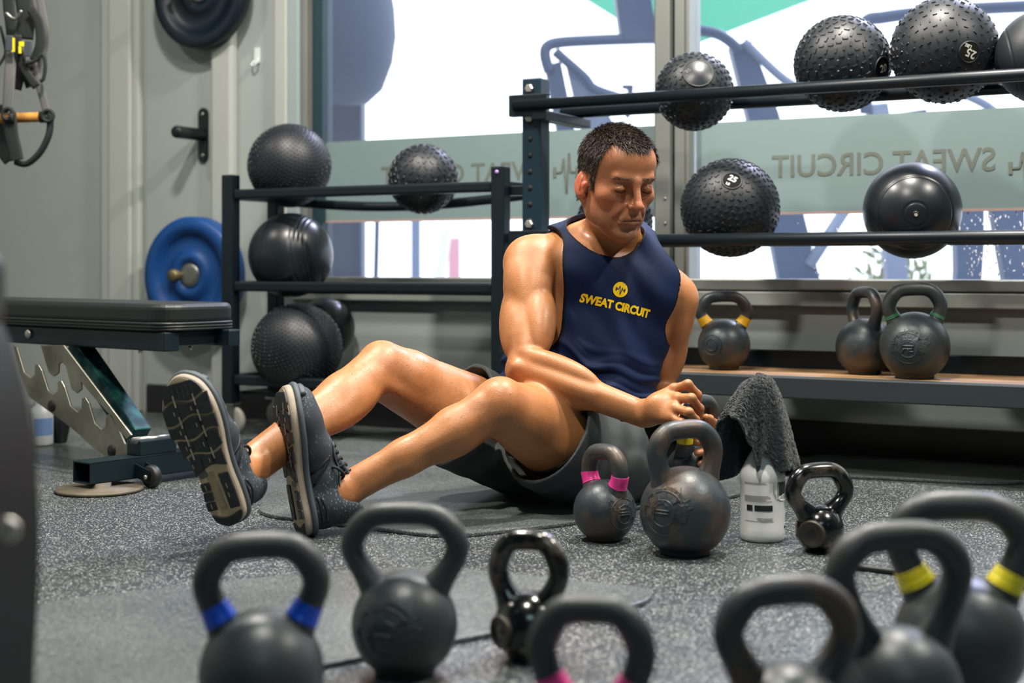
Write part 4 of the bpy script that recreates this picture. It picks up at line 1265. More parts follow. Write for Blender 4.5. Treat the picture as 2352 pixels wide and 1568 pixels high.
def p_econe(a, b, r1, r2, side):
    """elliptic cone: r = (half width along side, half depth)"""
    a, b = v3(a), v3(b); ab = b - a; L = np.linalg.norm(ab); ax = ab / L
    sd = v3(side); sd = sd - ax * (sd @ ax); sd /= np.linalg.norm(sd); td = np.cross(ax, sd)
    def f(p):
        h = (p - a) @ ax
        t = np.clip(h / L, 0, 1)
        q = p - (a + (t * L)[:, None] * ax)
        ra = r1[0] + (r2[0] - r1[0]) * t; rb = r1[1] + (r2[1] - r1[1]) * t
        x = q @ sd; y = q @ td; z = q @ ax
        m = np.minimum(ra, rb)
        k0 = np.sqrt((x / ra) ** 2 + (y / rb) ** 2 + (z / m) ** 2)
        k1 = np.sqrt((x / ra ** 2) ** 2 + (y / rb ** 2) ** 2 + (z / m ** 2) ** 2)
        return np.where(k0 > 1e-6, k0 * (k0 - 1) / np.maximum(k1, 1e-6), -m)
    return f, (a + b) / 2, L / 2 + max(*r1, *r2)

def p_ell(c, r, A=None):
    """ellipsoid; A = 3x3 with the local axes as columns"""
    c = v3(c); r = v3(r); A = np.eye(3) if A is None else np.array(A, dtype=float)
    def f(p):
        q = (p - c) @ A
        k0 = np.sqrt(((q / r) ** 2).sum(1)); k1 = np.sqrt(((q / r ** 2) ** 2).sum(1))
        return np.where(k0 > 1e-6, k0 * (k0 - 1) / np.maximum(k1, 1e-6), -r.min())
    return f, c, float(r.max())

class Body:
    def __init__(s): s.p = []
    def add(s, pr, k=0.02, op=1): s.p.append(Prim(pr[0], pr[1], pr[2], k, op)); return s
    def cone(s, a, b, r1, r2, k=0.02, op=1): return s.add(p_cone(a, b, r1, r2), k, op)
    def econe(s, a, b, r1, r2, side, k=0.02, op=1): return s.add(p_econe(a, b, r1, r2, side), k, op)
    def ell(s, c, r, A=None, k=0.02, op=1): return s.add(p_ell(c, r, A), k, op)
    def chain(s, pts, rads, k=0.02, op=1):
        for i in range(len(pts) - 1): s.cone(pts[i], pts[i + 1], rads[i], rads[i + 1], k, op)
        return s
    def ev(s, p, sub=None):
        d = np.full(len(p), 1.0)
        for q in (s.p if sub is None else sub):
            e = q.f(p); k = q.k
            if q.op > 0:
                h = np.clip(0.5 + 0.5 * (d - e) / k, 0, 1)
                d = d * (1 - h) + e * h - k * h * (1 - h)
            else:
                e = -e
                h = np.clip(0.5 - 0.5 * (d - e) / k, 0, 1)
                d = d * (1 - h) + e * h + k * h * (1 - h)
        return d
    def near(s, c, r):
        return [q for q in s.p if np.linalg.norm(q.c - c) - q.r < r + q.k + 0.035]

CORN = np.array([[i & 1, (i >> 1) & 1, (i >> 2) & 1] for i in range(8)])
EDG = [(a, b) for a in range(8) for b in range(8) if a < b and bin(a ^ b).count('1') == 1]

def mesh_sdf(field, near, lo, hi, h, n=12, keep=None, reach=1.9, coarse=None):
    """surface nets on sparse blocks. field(p, sub), near(c, r) -> sub"""
    lo, hi = v3(lo), v3(hi); B = n * h
    nb = np.ceil((hi - lo) / B).astype(int)
    g = np.stack(np.meshgrid(*[np.arange(q) for q in nb], indexing='ij'), -1).reshape(-1, 3)
    cen = lo + (g + 0.5) * B
    half = B * math.sqrt(3) / 2
    if keep is not None:
        m = keep(cen, half); g, cen = g[m], cen[m]
    dd = np.concatenate([field(c, None) for c in np.array_split(cen, max(1, len(cen) // 60000))]) if len(cen) else np.zeros(0)
    m = np.abs(dd) < half * reach + 0.004
    g, cen = g[m], cen[m]
    ax = np.arange(n + 1)
    loc = np.stack(np.meshgrid(ax, ax, ax, indexing='ij'), -1).reshape(-1, 3)
    ids, vals = [], []
    for gi, c in zip(g, cen):
        sub = near(c, half)
        if not sub: continue
        base = gi * n
        p = lo + (base + loc) * h
        d = field(p, sub).reshape(n + 1, n + 1, n + 1)
        if d.min() > 0 or d.max() < 0: continue
        cv = np.stack([d[i:n + i, j:n + j, k:n + k] for (i, j, k) in CORN], -1)
        ins = cv < 0
        cr = ins.any(-1) & ~ins.all(-1)
        if not cr.any(): continue
        ci = np.argwhere(cr)
        ids.append(ci + base); vals.append(cv[cr])
    ids = np.concatenate(ids); vals = np.concatenate(vals)
    BIG = 1 << 14
    key = (ids[:, 0].astype(np.int64) * BIG + ids[:, 1]) * BIG + ids[:, 2]
    o = np.argsort(key); key, ids, vals = key[o], ids[o], vals[o]
    acc = np.zeros((len(ids), 3)); cnt = np.zeros(len(ids))
    for a, b in EDG:
        va, vb = vals[:, a], vals[:, b]
        m = (va < 0) != (vb < 0)
        t = np.where(m, va / np.where(m, va - vb, 1), 0)
        pt = CORN[a] + t[:, None] * (CORN[b] - CORN[a])
        acc[m] += pt[m]; cnt[m] += 1
    V = lo + (ids + acc / cnt[:, None]) * h
    faces = []
    def look(cells):
        kk = (cells[:, 0].astype(np.int64) * BIG + cells[:, 1]) * BIG + cells[:, 2]
        j = np.searchsorted(key, kk); j = np.minimum(j, len(key) - 1)
        return np.where(key[j] == kk, j, -1)
    for axis in range(3):
        hi_c = 1 << axis
        m = (vals[:, 0] < 0) != (vals[:, hi_c] < 0)
        idx = np.nonzero(m)[0]
        u, w = (axis + 1) % 3, (axis + 2) % 3
        c0 = ids[idx]
        eu = np.zeros(3, int); eu[u] = 1; ew = np.zeros(3, int); ew[w] = 1
        q = np.stack([idx, look(c0 - eu), look(c0 - eu - ew), look(c0 - ew)], 1)
        ok = (q >= 0).all(1); q = q[ok]; fl = vals[idx[ok], 0] < 0
        q[~fl] = q[~fl][:, ::-1]
        faces.append(q)
    return V, np.concatenate(faces)

def np_mesh(name, V, Fq, m, parent=None, cols=None):
    me = bpy.data.meshes.new(name)
    me.vertices.add(len(V)); me.vertices.foreach_set('co', V.astype(np.float32).ravel())
    me.loops.add(Fq.size); me.loops.foreach_set('vertex_index', Fq.astype(np.int32).ravel())
    me.polygons.add(len(Fq)); me.polygons.foreach_set('loop_start', np.arange(0, Fq.size, 4, dtype=np.int32))
    me.polygons.foreach_set('use_smooth', np.ones(len(Fq), bool))
    me.update(calc_edges=True); me.validate()
    if cols is not None:
        at = me.attributes.new('tint', 'FLOAT_COLOR', 'POINT')
        at.data.foreach_set('color', np.concatenate([cols, np.ones((len(cols), 1))], 1).astype(np.float32).ravel())
    if m is not None: me.materials.append(m)
    o = bpy.data.objects.new(name, me); COL.objects.link(o)
    if parent is not None: o.parent = parent
    return o

def vnoise(p, s, seed=0):
    """cheap smooth noise: sum of sines in skewed directions, about -1..1"""
    r = np.random.default_rng(seed)
    out = np.zeros(len(p))
    for i in range(5):
        d = r.normal(size=3); d /= np.linalg.norm(d)
        out += np.sin(p @ d * s * r.uniform(.7, 1.5) + r.uniform(0, 6.28) + 1.4 * np.sin(p @ r.normal(size=3) * s * .6))
    return out / 3.2

def unit(v): v = v3(v); return v / np.linalg.norm(v)
def J(px, py, Y): return v3(P(px, py, Y))
# ------------------------------------------------------------------ the man: skeleton
Rsh, Lsh = J(1222, 594, 3.50), J(1550, 676, 3.60)
Rel, Rwr = J(1207, 848, 3.34), J(1480, 952, 3.20)
Lel, Lwr = J(1512, 905, 3.66), J(1600, 1012, 3.38)
Rhip, Lhip = v3((.055, 3.585, .118)), v3((.215, 3.47, .105))
PEL = v3((.14, 3.545, .128))
# shoes first: they place the ankles
SR_n, SR_a = unit((-.20, -.95, -.22)), unit((-.29, -.077, .95)); SR_0 = J(533, 1206, 2.90)
SL_n, SL_a = unit((-.87, -.46, -.15)), unit((-.18, .02, .97)); SL_0 = J(694, 1232, 3.05)
SR_a = unit(SR_a - SR_n * (SR_a @ SR_n)); SL_a = unit(SL_a - SL_n * (SL_a @ SL_n))
Ran = SR_0 + SR_a * .074 - SR_n * .108
Lan = SL_0 + SL_a * .074 - SL_n * .110
Rkn, Lkn = J(878, 842, 3.34), J(1148, 925, 3.20)
CH_C = J(1388, 690, 3.57)
cs = unit(Lsh - Rsh); cu = unit(J(1400, 560, 3.6) - PEL); cf = unit(np.cross(cu, -cs)); cu = np.cross(-cs, cf) * -1 if False else unit(np.cross(cf, -cs) * -1)
cu = unit(np.cross(cs, -cf)) if np.dot(np.cross(cs, -cf), (0, 0, 1)) > 0 else unit(np.cross(cs, cf))
CA = np.stack([cs, -cf, cu], 1)      # columns: his left, back, up
def C(x, f, u, base=None): return (CH_C if base is None else base) + cs * x + cf * f + cu * u
ps = unit(Lhip - Rhip); pu = unit((.10, .12, 1.0)); pf = unit(np.cross(pu, -ps)); pu = unit(np.cross(ps, -pf))
if pu[2] < 0: pu = -pu
PA = np.stack([ps, -pf, pu], 1)
BEL = J(1329, 862, 3.56)
bs = unit(cs + ps); bu = unit(CH_C - PEL); bf = unit(np.cross(bu, -bs)); bs = unit(np.cross(bf, bu)); bs = bs if bs @ cs > 0 else -bs
BA = np.stack([bs, -bf, bu], 1)

torso = Body()
torso.ell(CH_C, (.178, .118, .205), CA, k=.03)
torso.ell(BEL, (.162, .118, .17), BA, k=.07)
torso.ell(PEL, (.165, .125, .125), PA, k=.06)
torso.ell(C(-.085, .062, .05), (.088, .055, .075), CA, k=.03)     # pecs
torso.ell(C(.085, .062, .05), (.088, .055, .075), CA, k=.03)
torso.ell(C(-.125, -.035, -.02), (.065, .085, .15), CA, k=.04)    # lats
torso.ell(C(.115, -.035, -.02), (.06, .085, .14), CA, k=.04)
NB = J(1402, 560, 3.60)                                            # base of the neck
torso.cone(NB + v3((0, .01, .02)), Rsh + cs * .03 - v3((0, 0, -.022)), .050, .040, k=.045)   # trapezius
torso.cone(NB + v3((.01, .01, .0)), Lsh - cs * .03 + v3((0, 0, .022)), .050, .038, k=.045)
torso.cone(C(-.02, .07, .155), Rsh + cs * .03 + cf * .03, .022, .022, k=.03)    # clavicles
torso.cone(C(.02, .07, .15), Lsh - cs * .03 + cf * .03, .022, .022, k=.03)

skin = Body(); skin.p = list(torso.p)
# right arm (towards the window side of the frame)
ua = unit(Rel - Rsh); fa = unit(Rwr - Rel); to_cam = v3((0.03, -1, 0))
def axes(d, ref):
    r = unit(ref - d * (ref @ d)); return np.stack([unit(np.cross(d, r)), r, d], 1)
Au = axes(ua, to_cam); Af = axes(fa, v3((0, -.5, 1)))
xr = v3((1, 0, 0)); xr = unit(xr - ua * (xr @ ua)); fr_ = Au[:, 1]
skin.ell(Rsh + v3((-.004, -.006, -.012)), (.068, .062, .070), k=.03)
skin.ell(Rsh + ua * .055 - xr * .020 + fr_ * .016, (.048, .046, .098), Au, k=.008)      # deltoid, three heads
skin.ell(Rsh + ua * .050 + xr * .022 + fr_ * .030, (.032, .032, .085), Au, k=.008)
skin.ell(Rsh + ua * .055 - xr * .030 - fr_ * .028, (.036, .036, .088), Au, k=.008)
skin.cone(Rsh + ua * .04, Rel, .047, .039, k=.03)
skin.ell(Rsh + ua * .185 + xr * .026 + fr_ * .018, (.040, .042, .098), Au, k=.008)      # biceps
skin.ell(Rsh + ua * .170 - xr * .026 - fr_ * .006, (.044, .048, .112), Au, k=.008)      # triceps
skin.ell(Rsh + ua * .240 - xr * .004 + fr_ * .026, (.020, .020, .070), Au, k=.008)      # brachialis between them
skin.ell(Rel + v3((-.014, .006, -.004)), (.034, .036, .038), k=.016)
skin.ell(Rel + v3((-.020, -.026, .006)), (.014, .012, .014), k=.014)                     # outer elbow bone
skin.ell(Rel + fa * .070 + v3((.012, -.014, .032)), (.026, .028, .105), Af, k=.010)     # brachioradialis
skin.ell(Rel + fa * .085 + v3((0, -.022, .002)), (.026, .026, .100), Af, k=.008)        # extensors
skin.ell(Rel + fa * .075 + v3((-.004, .0, -.022)), (.034, .032, .105), Af, k=.010)
wside = v3((0, 0, 1))
skin.econe(Rel + fa * .03, Rwr, (.040, .036), (.030, .024), wside, k=.02)
skin.cone(Rel + fa * .16 + v3((0, -.018, .010)), Rwr + v3((.012, -.015, .010)), .011, .006, k=.008)
skin.ell(Rwr + v3((-.004, -.006, .024)), (.010, .010, .010), k=.010)
# left arm, behind
ul = unit(Lel - Lsh); fl_ = unit(Lwr - Lel); Al = axes(ul, to_cam); fr2 = Al[:, 1]; xl = v3((1, 0, 0)); xl = unit(xl - ul * (xl @ ul))
skin.ell(Lsh + v3((.002, .0, -.010)), (.058, .058, .062), k=.03)
skin.ell(Lsh + ul * .055 + xl * .014 + fr2 * .016, (.040, .042, .085), Al, k=.008)
skin.ell(Lsh + ul * .045 - xl * .020 + fr2 * .026, (.030, .030, .075), Al, k=.008)
skin.cone(Lsh + ul * .03, Lel, .046, .036, k=.03)
skin.ell(Lsh + ul * .150 - xl * .016 + fr2 * .018, (.034, .036, .085), Al, k=.008)
skin.ell(Lsh + ul * .145 + xl * .020 - fr2 * .004, (.036, .040, .095), Al, k=.008)
skin.cone(Lel, Lel + fl_ * .09, .040, .038, k=.02)
skin.econe(Lel + fl_ * .06, Lwr, (.038, .034), (.028, .024), wside, k=.02)
# legs
def leg(hip, knee, ank, rt, rk, rc, ra, back, out):
    t = unit(knee - hip); s = unit(ank - knee); L = np.linalg.norm(knee - hip); M_ = np.linalg.norm(ank - knee)
    fk = unit(t - s)
    f_t = unit(fk - t * (fk @ t)); f_s = unit(fk - s * (fk @ s))
    o_t = unit(np.cross(t, f_t)); o_t = o_t if o_t @ v3(out) > 0 else -o_t
    o_s = unit(np.cross(s, f_s)); o_s = o_s if o_s @ v3(out) > 0 else -o_s
    At = np.stack([o_t, f_t, t], 1); As = np.stack([o_s, f_s, s], 1)
    skin.chain([hip, hip + t * L * .45, knee - t * .075, knee], [rt, rt * .90, rk * 1.12, rk * .92], k=.03)
    skin.ell(hip + t * L * .52 + f_t * .030, (rt * .62, rt * .55, L * .34), At, k=.025)          # quadriceps
    skin.ell(knee - t * .075 + f_t * .006 - o_t * .030, (.032, .034, .055), At, k=.020)
    skin.ell(knee - t * .105 + f_t * .008 + o_t * .033, (.030, .034, .075), At, k=.020)
    skin.ell(hip + t * L * .58 - f_t * .040, (rt * .62, rt * .52, L * .33), At, k=.025)          # hamstrings
    for q in (1, -1):                                                                            # tendons behind the knee
        skin.cone(hip + t * L * .7 - f_t * .045 + o_t * .026 * q, knee - f_t * rk * .55 + o_t * .030 * q + s * .03, .020, .012, k=.018)
    skin.ell(knee + fk * rk * .50, (.027, .024, .030), np.stack([o_t, fk, unit(np.cross(o_t, fk))], 1), k=.014)   # kneecap
    skin.ell(knee + s * .058 + fk * rk * .46, (.016, .015, .024), As, k=.016)
    skin.chain([knee, knee + s * M_ * .3, knee + s * M_ * .62, ank], [rk * .90, rc * .74, rc * .60, ra * .95], k=.025)
    skin.ell(knee + s * M_ * .33 - f_s * rc * .36 - o_s * rc * .30, (rc * .56, rc * .62, M_ * .225), As, k=.016)   # calf heads
    skin.ell(knee + s * M_ * .30 - f_s * rc * .36 + o_s * rc * .30, (rc * .54, rc * .60, M_ * .205), As, k=.016)
    skin.ell(knee + s * M_ * .52 - f_s * rc * .28, (rc * .58, rc * .42, M_ * .26), As, k=.02)                     # soleus
    skin.ell(knee + s * M_ * .34 + f_s * rc * .26 + o_s * rc * .34, (rc * .40, rc * .40, M_ * .27), As, k=.016)   # outer shin muscle
    skin.cone(knee + s * M_ * .12 + f_s * rk * .50, knee + s * M_ * .9 + f_s * ra * .55, rk * .24, ra * .42, k=.02)  # shin
    skin.cone(knee + s * M_ * .62 - f_s * rc * .36, ank - f_s * ra * .80, rc * .30, ra * .36, k=.016)             # achilles
    skin.ell(ank + o_s * ra * .74 + s * .006, (.0125, .0135, .0145), As, k=.010)                                  # ankle bones
    skin.ell(ank - o_s * ra * .74 - s * .004, (.0125, .0135, .0145), As, k=.010)
    return t, s, f_s
outR = unit((-.35, .75, .3)); outL = unit((.15, -.97, -.1))
tR, sR, fR = leg(Rhip, Rkn, Ran, .098, .060, .066, .037, None, outR)
tL, sL, fL = leg(Lhip, Lkn, Lan, .100, .058, .060, .037, None, outL)
# feet inside the shoes
for O, a, n in ((SR_0, SR_a, SR_n), (SL_0, SL_a, SL_n)):
    an = O + a * .074 - n * .108
    skin.cone(an, O + a * .06 - n * .058, .036, .030, k=.02)
    skin.cone(an + n * .02, O + a * .18 - n * .05, .034, .030, k=.02)
    skin.cone(O + a * .06 - n * .055, O + a * .24 - n * .04, .028, .026, k=.02)

# head frame
HO = J(1416, 415, 3.42); SH = 1.08
yaw, pit = R(23), R(15)
hf = v3((math.sin(yaw) * math.cos(pit), -math.cos(yaw) * math.cos(pit), -math.sin(pit)))
hx = unit((math.cos(yaw), math.sin(yaw), 0.0)); hu = unit(np.cross(hx, hf)) ; hu = hu if hu[2] > 0 else -hu
HA = np.stack([hx, hf, hu], 1)
def Hd(x, y, z): return HO + HA @ (v3((x, y, z)) * SH)
def HR(*r): return tuple(q * SH for q in r)
head = Body()
def he(x, y, z, r, k=.012, op=1, both=False, rot=None):
    for sg in ((1, -1) if both else (1,)):
        A = HA
        if rot is not None:
            A = HA @ np.array(Euler((rot[0], rot[1] * sg, rot[2] * sg)).to_matrix())
        head.ell(Hd(x * sg, y, z), HR(*r), A, k * SH, op)
def hc(a, b, r1, r2, k=.01, op=1, both=False):
    for sg in ((1, -1) if both else (1,)):
        head.cone(Hd(a[0] * sg, a[1], a[2]), Hd(b[0] * sg, b[1], b[2]), r1 * SH, r2 * SH, k * SH, op)
he(0, -.014, .036, (.0765, .097, .086))                        # skull
he(0, .032, .050, (.064, .059, .050), k=.03)                   # forehead
he(0, .028, -.026, (.0615, .060, .082), k=.03)                 # face
he(0, .022, -.078, (.055, .057, .040), k=.025)                 # jaw
he(.049, -.004, -.058, (.016, .030, .034), k=.022, both=True)  # jaw angle
he(0, .0765, -.103, (.023, .016, .0155), k=.016)               # chin
he(.043, .056, -.021, (.019, .020, .013), k=.028, both=True)   # cheek bones
hc((.008, .0905, .0185), (.040, .0795, .0225), .0075, .0072, k=.016, both=True)   # brow ridge
he(.031, .0955, .000, (.0195, .0125, .0105), k=.016, op=-1, both=True)            # sockets
he(.0325, .0772, -.0005, (.0150, .0150, .0126), k=.007, both=True)                # lids over the eyeballs
hc((.0195, .0885, .0035), (.0325, .0922, .0066), .0006, .0008, k=.003, op=-1, both=True)  # fold above the lid
hc((.0325, .0922, .0066), (.0465, .0845, .0025), .0008, .0006, k=.003, op=-1, both=True)
hc((.0212, .0855, -.0050), (.0325, .0903, -.0068), .0015, .0021, k=.002, op=-1, both=True)  # lash slit
hc((.0325, .0903, -.0068), (.0450, .0845, -.0050), .0021, .0014, k=.002, op=-1, both=True)
hc((.0, .0935, .013), (0, .1125, -.026), .0068, .0086, k=.012)   # nose
he(0, .1150, -.0330, (.0105, .0115, .0095), k=.006)
he(.0130, .1025, -.0360, (.0072, .0100, .0072), k=.005, both=True)
he(.0062, .1085, -.0440, (.0030, .0045, .0026), k=.003, op=-1, both=True)
he(0, .080, -.058, (.034, .020, .025), k=.018)                # muzzle
hc((.025, .0875, -.0668), (.006, .0980, -.0632), .0036, .0042, k=.007, both=True)   # upper lip
hc((.006, .0980, -.0632), (-.006, .0980, -.0632), .0042, .0042, k=.006)
hc((.020, .0880, -.0740), (-.0, .0962, -.0748), .0046, .0056, k=.007, both=True)    # lower lip
hc((.0300, .0845, -.0725), (.010, .1006, -.0684), .0010, .0013, k=.003, op=-1, both=True)
hc((.010, .1006, -.0684), (-.010, .1006, -.0684), .0013, .0013, k=.003, op=-1)
he(0, .0945, -.0870, (.022, .0045, .0045), k=.011, op=-1)     # crease over the chin
hc((.0175, .0985, -.040), (.034, .0800, -.072), .0024, .0022, k=.011, op=-1, both=True)  # nasolabial fold
hc((.036, .0800, -.074), (.034, .072, -.094), .0016, .0016, k=.010, op=-1, both=True)
# ears: helix rim, hollow, lobe
he(.0790, -.014, -.010, (.0052, .0175, .0300), k=.006, both=True, rot=(0.15, -.35, .50))
he(.0880, -.009, -.008, (.0062, .0110, .0200), k=.004, op=-1, both=True, rot=(0.15, -.35, .50))
he(.0825, -.0105, -.009, (.0030, .0030, .0150), k=.004, both=True, rot=(0.15, -.35, .50))
he(.0765, -.002, -.013, (.0050, .0045, .0070), k=.005, both=True)
he(.0760, -.006, -.036, (.0055, .0085, .0095), k=.006, both=True)
# neck
NT = Hd(0, -.030, -.055)
head.econe(NT, NB + v3((0, .0, -.03)), (.054, .056), (.060, .058), cs, k=.025)
head.cone(Hd(-.062, -.028, -.040), C(-.022, .082, .165), .016, .010, k=.014)       # sternomastoids
head.cone(Hd(.062, -.028, -.040), C(.018, .082, .16), .016, .010, k=.014)
head.cone(Hd(0, .045, -.105), C(0, .065, .17), .024, .016, k=.03)                  # throat
skin.p += head.p

# hands
KBc = J(1588, 1080, 3.20)          # ball of the kettlebell he holds
def finger(pts, r, k=.006):
    for i in range(len(pts) - 1):
        q = i / (len(pts) - 1)
        skin.cone(pts[i], pts[i + 1], r * (1.08 - .22 * q), r * (1.0 - .22 * q), k)
hw = Rwr
dors = [J(1549, 893, 3.165), J(1556, 914, 3.135), J(1551, 937, 3.118), J(1541, 958, 3.115)]   # knuckles
for i, kn in enumerate(dors):
    skin.econe(hw + unit(kn - hw) * .012, kn, (.020, .018), (.0135, .0125), v3((0, 0, 1)), k=.016)
skin.ell(J(1516, 932, 3.165), (.034, .026, .030), k=.02)
finger([dors[0], J(1580, 882, 3.145), J(1602, 906, 3.160), J(1604, 924, 3.185)], .0098)
finger([dors[1], J(1588, 914, 3.100), J(1607, 938, 3.120), J(1606, 955, 3.150)], .0100)
finger([dors[2], J(1582, 946, 3.085), J(1598, 964, 3.105), J(1597, 978, 3.140)], .0096)
finger([dors[3], J(1566, 970, 3.088), J(1580, 984, 3.110), J(1580, 994, 3.140)], .0085)
skin.cone(J(1500, 950, 3.20), J(1545, 962, 3.225), .021, .016, k=.018)                           # thumb, below and behind
finger([J(1545, 962, 3.225), J(1580, 965, 3.225), J(1606, 958, 3.215)], .0112)
# left hand cups the ball from the far side
lk = Lwr
palm = J(1634, 1018, 3.265)
skin.ell(palm, (.026, .036, .040), k=.02)
skin.cone(lk, palm, .027, .027, k=.02)
for q, (a, b, c_, d_) in enumerate((((1640, 990, 3.245), (1640, 972, 3.205), (1630, 962, 3.175), (1622, 958, 3.160)),
                                 ((1644, 1010, 3.235), (1642, 1004, 3.175), (1620, 1012, 3.135), (1600, 1016, 3.126)),
                                 ((1644, 1030, 3.235), (1644, 1030, 3.175), (1620, 1036, 3.132), (1602, 1040, 3.122)),
                                 ((1642, 1050, 3.240), (1642, 1054, 3.185), (1622, 1060, 3.140), (1608, 1064, 3.128)))):
    finger([J(*a), J(*b), J(*c_), J(*d_)], .0095 if q < 3 else .0082)
skin.cone(lk, J(1604, 992, 3.30), .020, .016, k=.016)
finger([J(1604, 992, 3.30), J(1596, 985, 3.262), J(1588, 988, 3.24)], .011)

def bbox(body, pad=.03):
    lo = np.min([q.c - q.r for q in body.p if q.op > 0], 0) - pad; hi = np.max([q.c + q.r for q in body.p if q.op > 0], 0) + pad
    return lo, hi
lo, hi = bbox(skin)
ZH = J(0, 590, 3.45)[2]
HANDC = J(1560, 960, 3.17)
def fine_zone(c):
    return (((c - HO) ** 2).sum(1) < .20 ** 2) & (c[:, 2] > ZH - .02) | (((c - HANDC) ** 2).sum(1) < .125 ** 2)
FAST = globals().get('FAST_MAN', False)
h1, h2 = (.0042, .0026) if FAST else (.0030, .0017)
fld = lambda p, sub: skin.ev(p, sub)
Va, Fa = mesh_sdf(fld, skin.near, lo, hi, h1, 12, keep=lambda c, r: ~(fine_zone(c) & fine_zone(c + r) & fine_zone(c - r)))
Vb, Fb = mesh_sdf(fld, skin.near, lo, hi, h2, 16, keep=lambda c, r: fine_zone(c))
V = np.concatenate([Va, Vb]); Fq = np.concatenate([Fa, Fb + len(Va)])

# natural colour of the skin: lips, ears, cheeks, beard shadow, knees, hair roots
hl = (V - HO) @ HA / SH
nearh = (np.abs(hl) < .16).all(1) & (V[:, 2] > ZH - .05)
base = np.array(lin('#ae7549')[:3]); cols = np.tile(base, (len(V), 1))
mot = vnoise(V, 45, 3)[:, None] * .05 + vnoise(V, 230, 5)[:, None] * .045
def blend(w, c):
    global cols
    w = np.clip(w, 0, 1)[:, None]; cols = cols * (1 - w) + np.array(lin(c)[:3]) * w
def g3(c, r): return np.exp(-((((hl - np.array(c)) / np.array(r)) ** 2).sum(1))) * nearh
face = nearh & (hl[:, 1] > .02)
blend(.55 * (nearh & (hl[:, 2] > -.12)), '#a1664a')
blend(.45 * (g3((.045, .06, -.03), (.03, .03, .025)) + g3((-.045, .06, -.03), (.03, .03, .025))), '#b8674a')
blend(.5 * g3((0, .117, -.032), (.016, .016, .016)), '#b8664c')
blend(.75 * (g3((.082, -.012, -.012), (.014, .03, .035)) + g3((-.082, -.012, -.012), (.014, .03, .035))), '#c0583e')
blend(.70 * (g3((0, .098, -.0685), (.026, .014, .0075))), '#a4604c')
blend(.42 * face * np.clip((-hl[:, 2] - .045) / .03, 0, 1) * np.clip((hl[:, 2] + .135) / .02, 0, 1), '#84614c')
for jp, jr in ((Rkn, .07), (Lkn, .07), (Rel, .055), (HANDC, .06), (Ran, .05), (Lan, .05)):
    blend(.30 * np.exp(-((V - jp) ** 2).sum(1) / jr ** 2), '#b06a4c')
def hairline(h):
    """>0 on the hairy scalp"""
    x = np.abs(h[:, 0]); y = h[:, 1]; z = h[:, 2]
    front = .081 - .012 * np.clip((x - .028) / .02, 0, 1) * 0 + .010 * np.exp(-((x - .046) / .012) ** 2)
    zl = np.where(y > .052, front, np.where(y > .012, front - (front + .012) * np.clip((.052 - y) / .026, 0, 1), np.where(y > -.035, .018 + .0 * y, -.05)))
    side = np.where((y < .030) & (y > .012), -.018, 99)
    return z - np.minimum(zl, side)
hd = hairline(hl)
hairy = nearh & (hd > 0) & (hl[:, 2] > -.06)
blend(.85 * (nearh & (hl[:, 2] > -.07)) * np.clip(hd / .006 + .3, 0, 1), '#2a211c')
cols = np.clip(cols * (1 + mot), 0, 1)
legm = (V[:, 0] < .0) & (V[:, 2] < .5)
cols[legm] *= (1 - .10 * np.clip(vnoise(V[legm] * np.array([1, 1, 1.]), 900, 8), 0, 1))[:, None]

M_skin = bpy.data.materials.new('skin'); M_skin.use_nodes = True
nt = M_skin.node_tree; bb = nt.nodes['Principled BSDF']
at = nt.nodes.new('ShaderNodeAttribute'); at.attribute_name = 'tint'
nt.links.new(at.outputs['Color'], bb.inputs['Base Color'])
bb.inputs['Subsurface Weight'].default_value = .12; bb.inputs['Subsurface Radius'].default_value = (1, .3, .15); bb.inputs['Subsurface Scale'].default_value = .006
tc = nt.nodes.new('ShaderNodeTexCoord')
n1 = nt.nodes.new('ShaderNodeTexNoise'); n1.inputs['Scale'].default_value = 16; n1.inputs['Detail'].default_value = 9; n1.inputs['Roughness'].default_value = .65
nt.links.new(tc.outputs['Object'], n1.inputs['Vector'])
mr = nt.nodes.new('ShaderNodeMapRange'); mr.inputs[1].default_value = .35; mr.inputs[2].default_value = .7; mr.inputs[3].default_value = .33; mr.inputs[4].default_value = .58
nt.links.new(n1.outputs['Fac'], mr.inputs[0]); nt.links.new(mr.outputs[0], bb.inputs['Roughness'])
n2 = nt.nodes.new('ShaderNodeTexNoise'); n2.inputs['Scale'].default_value = 340; n2.inputs['Detail'].default_value = 3
nt.links.new(tc.outputs['Object'], n2.inputs['Vector'])
bpn = nt.nodes.new('ShaderNodeBump'); bpn.inputs['Strength'].default_value = .38; bpn.inputs['Distance'].default_value = .0012
nt.links.new(n2.outputs['Fac'], bpn.inputs['Height']); nt.links.new(bpn.outputs['Normal'], bb.inputs['Normal'])
man = np_mesh('person', V, Fq, M_skin, None, cols)
tag(man, 'man in navy tank top and grey shorts seated on a mat, twisting with a kettlebell', 'person')

# eyes behind the lowered lids
M_eye = mat('eye_dark', '#2b2420', 0.15, spec=.8)
for sg in (1, -1):
    e = MB(); e.lathe([(0.0118 * SH * math.cos(-math.pi / 2 + math.pi * i / 12), 0.0118 * SH * math.sin(-math.pi / 2 + math.pi * i / 12)) for i in range(13)], 20, Matrix.Translation(Hd(.0328 * sg, .0775, 0)))
    e.build('eye', M_eye, man)

M_lash = mat('lash_dark', '#17100d', 1.0, spec=.0)
for sg in (1, -1):
    pts = [Hd(x * sg, y, z) for x, y, z in ((.0205, .0868, -.0056), (.0262, .0902, -.0078), (.0328, .0915, -.0086), (.0392, .0898, -.0080), (.0455, .0855, -.0060))]
    mb = MB(); mb.tube(catmull(pts, 5), .0008, 6); mb.build('eyelashes', M_lash, man)
